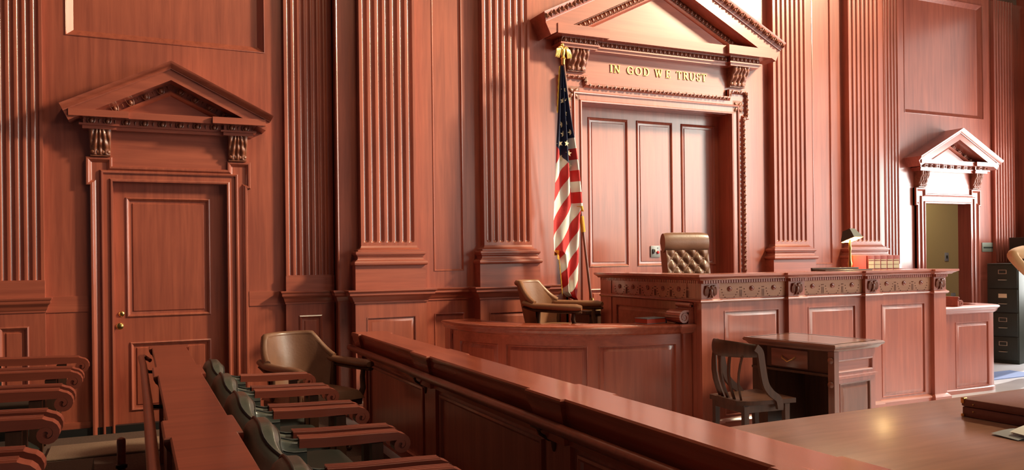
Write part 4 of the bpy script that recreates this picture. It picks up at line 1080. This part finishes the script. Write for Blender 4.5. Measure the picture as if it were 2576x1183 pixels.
# ------------------------------------------------------------ counsel table in front
ct = empty('counsel_table', (2.20, 2.785, 0), radians(1.2), label='large polished walnut table beyond the jury rail carrying the case', cat='table')
mb = MB(); mb.box(0, 2.7, -1.9, 0, .708, .75, .006); mb.build('table_top', M['table'], ct)
mb = MB(); mb.box(.10, 2.6, -1.8, -.10, .60, .708); mb.build('apron', M['darkwood'], ct, smooth=0)
for x in (.14, 2.56):
    for y in (-.14, -1.76):
        mb = MB(); mb.box(x - .04, x + .04, y - .04, y + .04, 0, .62, .006); mb.build('leg', M['darkwood'], ct)
bc = empty('document_case', (3.385, 2.475, .7505), radians(2), label='oxblood leather document case with brass corners lying on the walnut table', cat='briefcase')
mb = MB(); mb.box(0, .62, -.52, 0, 0, .046, .006); mb.build('case_body', M['case'], bc)
mb = MB(); mb.box(-.003, .623, -.523, .003, .047, .082, .007); mb.build('lid', M['case'], bc)
for y in (-.515, -.005):
    mb = MB(); mb.box(-.006, .02, y - .008, y + .008, .060, .086, .003); mb.box(-.006, .02, y - .008, y + .008, .0, .014, .003); mb.build('corner_guard', M['brass'], bc)
for zz in (.028, .06):
    mb = MB(); mb.ball((-.004, -.055, zz), .004, 8, 6); mb.build('stud', M['brass'], bc)
pa = empty('folded_paper', (3.215, 2.09, .7505), radians(-6), label='folded printed papers on the walnut table next to the document case', cat='paper')
mb = MB(); mb.grid(9, 5, lambda u, v: (-.085 + .20 * u, -.05 + .12 * v, .003 + .010 * sin(u * 3) + .004 * v)); mb.grid(9, 5, lambda u, v: (-.085 + .20 * u, -.05 + .12 * v, .001), True); mb.build('sheet', M['plate'], pa, smooth=60)
mb = MB(); mb.grid(9, 5, lambda u, v: (-.05 + .19 * u, -.085 + .10 * v, .018 + .022 * sin(u * 2.5) + .004 * v)); mb.grid(9, 5, lambda u, v: (-.05 + .19 * u, -.085 + .10 * v, .016 + .022 * sin(u * 2.5)), True); mb.build('sheet', M['white'], pa, smooth=60)

# ------------------------------------------------------------ jury box rails
jr = empty('jury_rail', (1.82, 4.0, 0), label='long polished jury box rail with dark panelled face running to the wall', cat='railing')
jv = Matrix.Translation((-1.82, -4.0, 0))
def jp(mb, name, m, sm=35, par=jr): mb.xf(jv); return mb.build(name, m, par, sm)
def railcap(x0, x1, ya, yb, posts, ex, prof):
    """closed plan outline with the cap stepping out round each post"""
    Lp = [(x0, ya)]
    for p0, p1 in posts: Lp += [(x0, p0), (x0 - ex, p0), (x0 - ex, p1), (x0, p1)]
    Lp += [(x0, yb)]; Rp = [(x1, yb)]
    for p0, p1 in posts[::-1]: Rp += [(x1, p1), (x1 + ex, p1), (x1 + ex, p0), (x1, p0)]
    return Lp + Rp + [(x1, ya)]
def cap_mesh(out, prof, ztop):
    mb = MB(); mb.sweep(out, prof, plan(0), closed=True)
    k = len(prof); mb.f.append([i * k + k - 1 for i in range(len(out))]); mb.mi.append(0); return mb
posts = [(1.55, 1.80), (3.16, 3.43), (4.95, 5.20), (6.68, 6.83)]
out = railcap(1.735, 1.905, .9, 6.83, posts, .022, None)
# outward is to the right when the outline runs from far to near on the -x side
outr = [(x, y) for x, y in out][::-1]
RC = [(-.02, .655), (0, .655), (.004, .70), (.012, .735), (.014, .765), (.022, .790), (.030, .808), (.036, .835), (.042, .846), (.042, .862), (.036, .870)]
def orient(poly):
    a = sum(x0 * y1 - x1 * y0 for (x0, y0), (x1, y1) in zip(poly, poly[1:] + poly[:1])); return poly if a > 0 else poly[::-1]
out = orient(out)                          # counter-clockwise: right-hand side is outward
mb = cap_mesh(out, RC, .870); jp(mb, 'rail_cap', M['wood_y'], 30)
mb = MB(); mb.box(1.775, 1.865, .9, 6.80, .02, .70)
jp(mb, 'core', M['wood_v'], 0)
for p0, p1 in posts:
    mb = MB(); mb.box(1.752, 1.888, p0 + .02, p1 - .02, .02, .66); jp(mb, 'post', M['wood_v'], 0)
for (a0, a1) in ((1.80, 3.16), (3.43, 4.95), (5.20, 6.68)):
    for sx, xx in ((-1, 1.775), (1, 1.865)):
        mb = MB(); mp = (lambda y, z, b: (xx + sx * (b + .012) - 1.82, y - 4.0, z))
        panel('panel', a0 + .04, a1 - .04, .10, .62, mp, [(0, -.012), (0, .008), (.012, .012), (.024, .006), (.03, -.008), (.05, -.008)], M['wood_v'], jr)
hr = empty('handrail', (1.675, 4.0, .735), label='round wooden handrail along the inner face of the jury rail', cat='handrail')
mb = MB(); mb.tube([(.03, 2.96, -.02), (.004, 2.98, -.002), (0, 2.90, .0), (0, 0, 0), (0, -3.0, 0)], [.016, .024, .027, .027, .027], 12); mb.build('rail', M['chairwood'], hr)
for y in (5.18, 3.35):
    mb = MB(); mb.tube([(0, y - 4, -.03), (.015, y - 4, -.06), (.05, y - 4.02, -.085), (.078, y - 4.02, -.09)], .008, 8); mb.box(-.012, .012, y - 4.05, y - 3.95, -.032, -.024); b = mb.build('bracket', M['brass'] if 0 else M['darkwood'], hr)
    mb = MB(); mb.ball((.074, y - 4.02, -.095), (.010, .022, .05), 10, 8); mb.build('bracket_plate', M['darkwood'], b)

pt = empty('seat_partition', (.22, 4.0, 0), label='low partition with broad red mahogany cap between the two rows of jury seats', cat='partition')
pv = Matrix.Translation((-.22, -4.0, 0))
def pp_(mb, name, m, sm=35): mb.xf(pv); return mb.build(name, m, pt, sm)
posts2 = [(1.6, 1.9), (3.13, 3.43), (4.86, 5.20), (6.42, 6.52)]
out = orient(railcap(.132, .308, .9, 6.52, posts2, .020, None))
mb = cap_mesh(out, [(-.02, .80), (0, .80), (.006, .815), (.016, .825), (.022, .838), (.026, .846), (.026, .864), (.020, .870)], .870); pp_(mb, 'cap', M['chairwood'], 30)
mb = MB(); mb.box(.175, .265, .9, 6.50, .02, .82); pp_(mb, 'core', M['wood_v'], 0)
for p0, p1 in posts2:
    mb = MB(); mb.box(.150, .290, p0 + .03, p1 - .03, .02, .80); pp_(mb, 'post', M['wood_v'], 0)
h2 = empty('handrail', (.045, 4.0, .80), label='wooden handrail on brackets behind the partition facing the rear seat row', cat='handrail')
mb = MB(); mb.tube([(.05, 2.50, -.03), (.01, 2.56, -.01), (-.012, 2.45, .0), (0, 2.0, 0), (.006, .4, 0), (.002, -2.6, 0)], [.014, .020, .022, .022, .022, .022], 12); mb.build('rail', M['chairwood'], h2)
for y in (6.0, 4.55, 2.6):
    mb = MB(); mb.tube([(0, y - 4, -.02), (.03, y - 4, -.05), (.08, y - 4, -.055), (.128, y - 4, -.05)], .011, 8); mb.build('bracket', M['black'], h2)
sp = empty('stair_post', (-.088, 5.60, .02), label='slim turned wooden post with black collar standing on the carpet', cat='post')
mb = MB(); mb.lathe([(.03, 0), (.03, .02), (.024, .04), (.024, .20), (.026, .36), (.022, .375), (.008, .382)], 14); mb.build('shaft', M['chairwood'], sp)
mb = MB(); mb.lathe([(.0255, .19), (.034, .195), (.034, .215), (.0255, .22)], 14); mb.build('collar', M['black'], sp)

# ------------------------------------------------------------ jury seats
mb = MB(); mb.box(.34, 1.50, .9, 5.72, .018, .09, .004); mb.build('platform_1', M['carpet'], kind='structure')
mb = MB(); mb.box(-2.2, -.24, .9, 5.62, .018, .29, .004); mb.build('platform_2', M['carpet'], kind='structure')
def jury_chair():
    c = empty('jury_chair', (0, 0, 0))
    PC = [(.045, .40), (.058, .60), (.056, .700), (.046, .752), (.030, .785), (.002, .800), (-.038, .798), (-.066, .762), (-.080, .66), (-.080, .40)]
    PE = [(.036, .40), (.040, .52), (.040, .575), (.034, .615), (.022, .640), (.004, .650), (-.018, .642), (-.036, .605), (-.042, .53), (-.042, .40)]
    R_, YB, XB, XF = .13, .262, -.320, -.095
    segs = [abs(XF - XB) - R_, R_ * pi / 2, 2 * (YB - R_)]; tot = 2 * segs[0] + 2 * segs[1] + segs[2]
    def track(u):
        """plan of the back: arm heel, rounded corner, straight back, rounded corner, arm heel"""
        q = u * tot; sg = 1
        if q > tot / 2: q, sg = tot - q, -1
        if q < segs[0]: x, y, nx, ny = XF - q, YB, 0, 1
        elif q < segs[0] + segs[1]:
            a = (q - segs[0]) / R_; x, y, nx, ny = XB + R_ - R_ * sin(a), YB - R_ + R_ * cos(a), -sin(a), cos(a)
        else: x, y, nx, ny = XB, YB - R_ - (q - segs[0] - segs[1]), -1, 0
        t = min(1, max(0, (q - .03) / (segs[0] + segs[1] + .06))); t = t * t * (3 - 2 * t)
        return x, y * sg, nx, ny * sg, t
    def shell(u, k, grow=0):
        x, y, nx, ny, t = track(u)
        i = min(len(PC) - 2, int(k)); f = k - i
        r = (1 - t) * (PE[i][0] + (PE[i + 1][0] - PE[i][0]) * f) + t * (PC[i][0] + (PC[i + 1][0] - PC[i][0]) * f) + grow
        z = (1 - t) * (PE[i][1] + (PE[i + 1][1] - PE[i][1]) * f) + t * (PC[i][1] + (PC[i + 1][1] - PC[i][1]) * f)
        return (x + nx * r, y + ny * r * .8, z + grow * .5)
    NU_ = 41
    mb = MB(); mb.grid(NU_, 10, lambda u, v: shell(u, 5 * v)); mb.build('back_panel', M['panel_leather'], c, smooth=80)
    mb = MB(); mb.grid(NU_, 10, lambda u, v: shell(u, 5 + 2 * v)); mb.build('top_roll', M['green_leather'], c, smooth=80)
    mb = MB(); mb.grid(NU_, 8, lambda u, v: shell(u, 7 + 2 * v)); mb.build('backrest', M['green_leather'], c, smooth=80)
    mb = MB(); mb.tube([shell(i / 32, 5, .003) for i in range(33)], .0055, 6); mb.tube([shell(i / 32, 7, .002) for i in range(33)], .0045, 6); mb.build('piping', M['piping'], c, smooth=60)
    for s in (-1, 1):
        mb = MB(); mp = lambda x, z, b: (x, s * .272 - .033 + b, z)
        pts = [(-.125, .640), (-.02, .634), (.10, .631), (.20, .630), (.300, .628)] + volute_pts(.037, .008, 1.45, 22, .312, .590, pi * .5, -1)
        th = [.040, .040, .040, .038, .034] + [.024 - .012 * i / 22 for i in range(23)]
        ribbon(mb, pts, th, mp, .066); mb.prism([(.312 + .027 * cos(2 * pi * k / 14), .590 + .027 * sin(2 * pi * k / 14)) for k in range(14)], .006, .060, mp)
        for q in (.012, .033, .054): mb.tube([(x, s * .272 - .033 + q, z + .5 * t_) for (x, z), t_ in zip(pts[:5], th[:5])], .007, 6)
        mb.build('armrest', M['chairwood'], c, smooth=35)
        mb = MB(); mb.box(.185, .235, s * .272 - .022, s * .272 + .022, .38, .605); mb.build('arm_post', M['darkwood'], c, smooth=0)
    mb = MB(); mb.box(-.26, .22, -.275, .275, .35, .40, .008); mb.build('seat_frame', M['darkwood'], c)
    mb = MB(); mb.grid(13, 13, lambda u, v: (-.02 + .245 * (2 * u - 1), .262 * (2 * v - 1), .40 + .06 * max(0, (1 - (2 * u - 1) ** 6) * (1 - (2 * v - 1) ** 6)) ** .4)); mb.build('seat', M['seat_leather'], c, smooth=60)
    mb = MB(); mb.lathe([(.12, 0), (.12, .02), (.05, .05), (.04, .35)], 14); mb.build('pedestal', M['darkwood'], c)
    return c
proto = jury_chair()
fr_ = ('nearest the brown leather armchair', 'second from the brown leather armchair', 'third from the brown leather armchair', 'fourth from the brown leather armchair', 'fifth from the brown leather armchair')
for k, y in enumerate((5.24, 4.555, 3.87, 3.185, 2.50)):
    o = proto if k == 0 else copy_tree(proto); o.location = (.735, y, .09)
    tag(o, 'grey green leather jury chair with scrolled red arms, ' + fr_[k], 'chair', 'front row of jury seats')
rr_ = ('nearest the closed door', 'second from the closed door', 'third from the closed door', 'fourth from the closed door', 'fifth from the closed door')
for k, y in enumerate((5.165, 4.48, 3.79, 3.09, 2.40)):
    o = copy_tree(proto); o.location = (-.605, y, .29)
    tag(o, 'scroll armed jury chair in the shadowed rear row, ' + rr_[k], 'chair', 'rear row of jury seats')

# ------------------------------------------------------------ filing cabinets
fc = empty('filing_cabinet', (10.55, 7.10, 0), radians(-73), label='dark green four drawer steel filing cabinet behind the witness box', cat='cabinet')
# local: front faces -y', width along x'
mb = MB(); mb.box(-.19, .19, 0, .62, .0, 1.34, .006); mb.build('body', M['steel'], fc)
for k in range(4):
    z = .05 + k * .32
    mb = MB(); mb.box(-.175, .175, -.014, .004, z, z + .305, .004); dr = mb.build('drawer', M['steel'], fc)
    mb = MB(); mb.box(-.05, .05, -.020, -.013, z + .19, z + .245); mb.build('label_holder', M['card'] if k == 2 else M['nickel'], dr, smooth=0)
    mb = MB(); mb.box(-.042, .042, -.0215, -.018, z + .196, z + .239); mb.build('label_card', M['card'] if k == 2 else M['steel'], dr, smooth=0)
    mb = MB(); mb.tube([(-.05, -.014, z + .11), (-.045, -.034, z + .11), (.045, -.034, z + .11), (.05, -.014, z + .11)], .006, 8); mb.build('pull', M['nickel'] if k != 0 else M['nickel'], dr)
f2 = empty('steel_cupboard', (11.66, 7.30, 0), 0, label='tall dark green steel cupboard in the dim corner beyond the filing cabinet', cat='cabinet')
mb = MB(); mb.box(-.22, .34, -.20, .30, 0, 1.70, .006); mb.build('body', M['steel'], f2)
mb = MB(); mb.box(-.20, .06, -.212, -.199, .06, 1.66, .004); mb.build('door', M['steel'], f2)
mb = MB(); mb.box(.065, .325, -.212, -.199, .06, 1.66, .004); mb.build('door', M['steel'], f2)

# ------------------------------------------------------------ person at the edge of the picture
def skin_body(name, joints, edges, radii, m, parent, sub=2, loc=None):
    me = bpy.data.meshes.new(name); me.from_pydata(joints, edges, [])
    o = link(name, me, parent, loc=loc); me.materials.append(m)
    sk = o.modifiers.new('skin', 'SKIN'); sk.use_smooth_shade = True
    for i, r in enumerate(radii):
        me.skin_vertices[0].data[i].radius = r if isinstance(r, tuple) else (r, r); me.skin_vertices[0].data[i].use_root = (i == 0)
    s_ = o.modifiers.new('subd', 'SUBSURF'); s_.levels = sub; s_.render_levels = sub
    return o
pe = empty('person', (10.16, 6.25, 0), 0, label='person in a tan jacket with a raised bent elbow beside the filing cabinet', cat='person')
# local frame: leaning over towards -x, one elbow lifted out that way
J = [(.12, 0, .95), (.04, 0, 1.12), (-.06, 0, 1.31), (-.16, 0, 1.45), (-.19, 0, 1.54), (-.22, -.01, 1.61),
     (-.42, -.02, 1.50), (-.79, -.04, 1.465), (-.70, -.16, 1.27), (-.60, -.25, 1.14),
     (.08, -.02, 1.42), (.20, -.06, 1.15), (.12, -.22, 1.00), (.06, -.28, .93),
     (.02, 0, .88), (.0, .0, .48), (.0, .03, .09), (.0, -.11, .04), (.22, 0, .88), (.24, 0, .48), (.24, .03, .09), (.24, -.11, .04)]
E_ = [(0, 1), (1, 2), (2, 3), (3, 4), (4, 5), (3, 6), (6, 7), (7, 8), (8, 9), (3, 10), (10, 11), (11, 12), (12, 13), (0, 14), (14, 15), (15, 16), (16, 17), (0, 18), (18, 19), (19, 20), (20, 21)]
Rd = [(.135, .10), (.115, .09), (.12, .085), (.09, .07), .055, .055, .085, .060, .050, .042, .075, .055, .05, .042, .09, .065, .05, .042, .09, .065, .05, .042]
body = skin_body('body', J, E_, Rd, M['skin'], pe)
def worn(name, ids, grow, m):
    mp_ = {j: i for i, j in enumerate(ids)}
    g = lambda r: tuple(q * grow + .007 for q in r) if isinstance(r, tuple) else r * grow + .007
    return skin_body(name, [J[i] for i in ids], [(mp_[p], mp_[q]) for p, q in E_ if p in mp_ and q in mp_], [g(Rd[i]) for i in ids], m, pe)
LV = [(.77, .12, .200, .145), (.95, .12, .190, .140), (1.10, .055, .180, .135), (1.22, -.005, .190, .138), (1.32, -.065, .215, .142), (1.42, -.135, .235, .130), (1.48, -.175, .185, .105), (1.53, -.19, .075, .072)]
def lv(z):
    for p, q in zip(LV, LV[1:]):
        if z <= q[0]:
            k = (z - p[0]) / (q[0] - p[0]); return [p[i] + (q[i] - p[i]) * k for i in range(4)]
    return list(LV[-1])
mb = MB(); mb.grid(29, 25, lambda u, v: (lambda l: (l[1] + l[2] * cos(2 * pi * u), l[3] * sin(2 * pi * u), l[0]))(lv(.77 + .76 * v)))
mb.build('jacket', M['tan_cloth'], pe, smooth=80)
for k in ((3, 6, 7, 8, 9), (3, 10, 11, 12, 13)): worn('sleeve', list(k), 1.02, M['tan_cloth'])
for k in ((14, 15, 16), (18, 19, 20)): worn('trouser_leg', list(k), 1.10, M['trouser'])
mb = MB(); mb.grid(5, 12, lambda u, v: (lambda l: (l[1] + (2 * u - 1) * (.012 + .06 * v), -l[3] * 1.0 - .006, l[0]))(lv(1.16 + .32 * v)))
mb.build('shirt_front', M['white'], pe, smooth=80)
for s in (0, 1):
    x = (.0, .24)[s]; mb = MB(); mb.ball((x, -.05, .045), (.048, .135, .045), 12, 8); mb.build('shoe', M['black'], pe, smooth=80)
mb = MB(); mb.ball((-.22, -.02, 1.71), (.078, .098, .118), 16, 12); mb.ball((-.22, -.115, 1.695), (.013, .018, .022), 8, 6); mb.ball((-.22, -.05, 1.615), (.055, .055, .06), 10, 8)
for s in (-1, 1): mb.ball((-.22 + s * .078, -.01, 1.70), (.012, .02, .03), 8, 6)
head = mb.build('head', M['skin'], pe, smooth=80)
mb = MB(); 
for s in (-1, 1): mb.ball((-.22 + s * .030, -.108, 1.718), (.011, .008, .008), 8, 6)
mb.build('eyes', M['white'], head, smooth=80)
mb = MB(); mb.tube([(-.245, -.108, 1.657), (-.22, -.114, 1.654), (-.195, -.108, 1.657)], [.004, .007, .004], 8); mb.build('mouth', M['red'], head, smooth=80)
mb = MB(); mb.ball((-.22, .005, 1.735), (.086, .102, .108), 16, 12); mb.build('hair', M['hair'], head, smooth=80)
def hand(w, d, side):
    """palm and five curled fingers; w wrist, d pointing along the hand"""
    d = Vector(d).normalized(); w = Vector(w) - d * .03; sd = d.cross(Vector((0, 0, 1))).normalized(); up = sd.cross(d)
    jj = [w, w + d * .05, w + d * .085]; ee = [(0, 1), (1, 2)]; rd = [.026, (.036, .018), (.036, .016)]
    for k, L in enumerate((.066, .074, .068, .054)):
        b0 = len(jj); o_ = sd * (k - 1.5) * .021
        jj += [w + d * .095 + o_, w + d * (.095 + L * .5) + o_ * 1.05 - up * .012, w + d * (.095 + L * .85) + o_ - up * .038]; ee += [(2, b0), (b0, b0 + 1), (b0 + 1, b0 + 2)]; rd += [.010, .009, .0075]
    b0 = len(jj); jj += [w + d * .04 - sd * side * .042 - up * .005, w + d * .075 - sd * side * .058 - up * .02, w + d * .10 - sd * side * .052 - up * .03]; ee += [(1, b0), (b0, b0 + 1), (b0 + 1, b0 + 2)]; rd += [.013, .011, .008]
    return jj, ee, rd
for wj, dj, s in (((-.59, -.26, 1.125), (.45, -.35, -.8), 1), ((.055, -.29, .915), (-.25, -.5, -.8), -1)):
    jj, ee, rd = hand(wj, dj, s); skin_body('hand', jj, ee, rd, M['skin'], pe, 2)
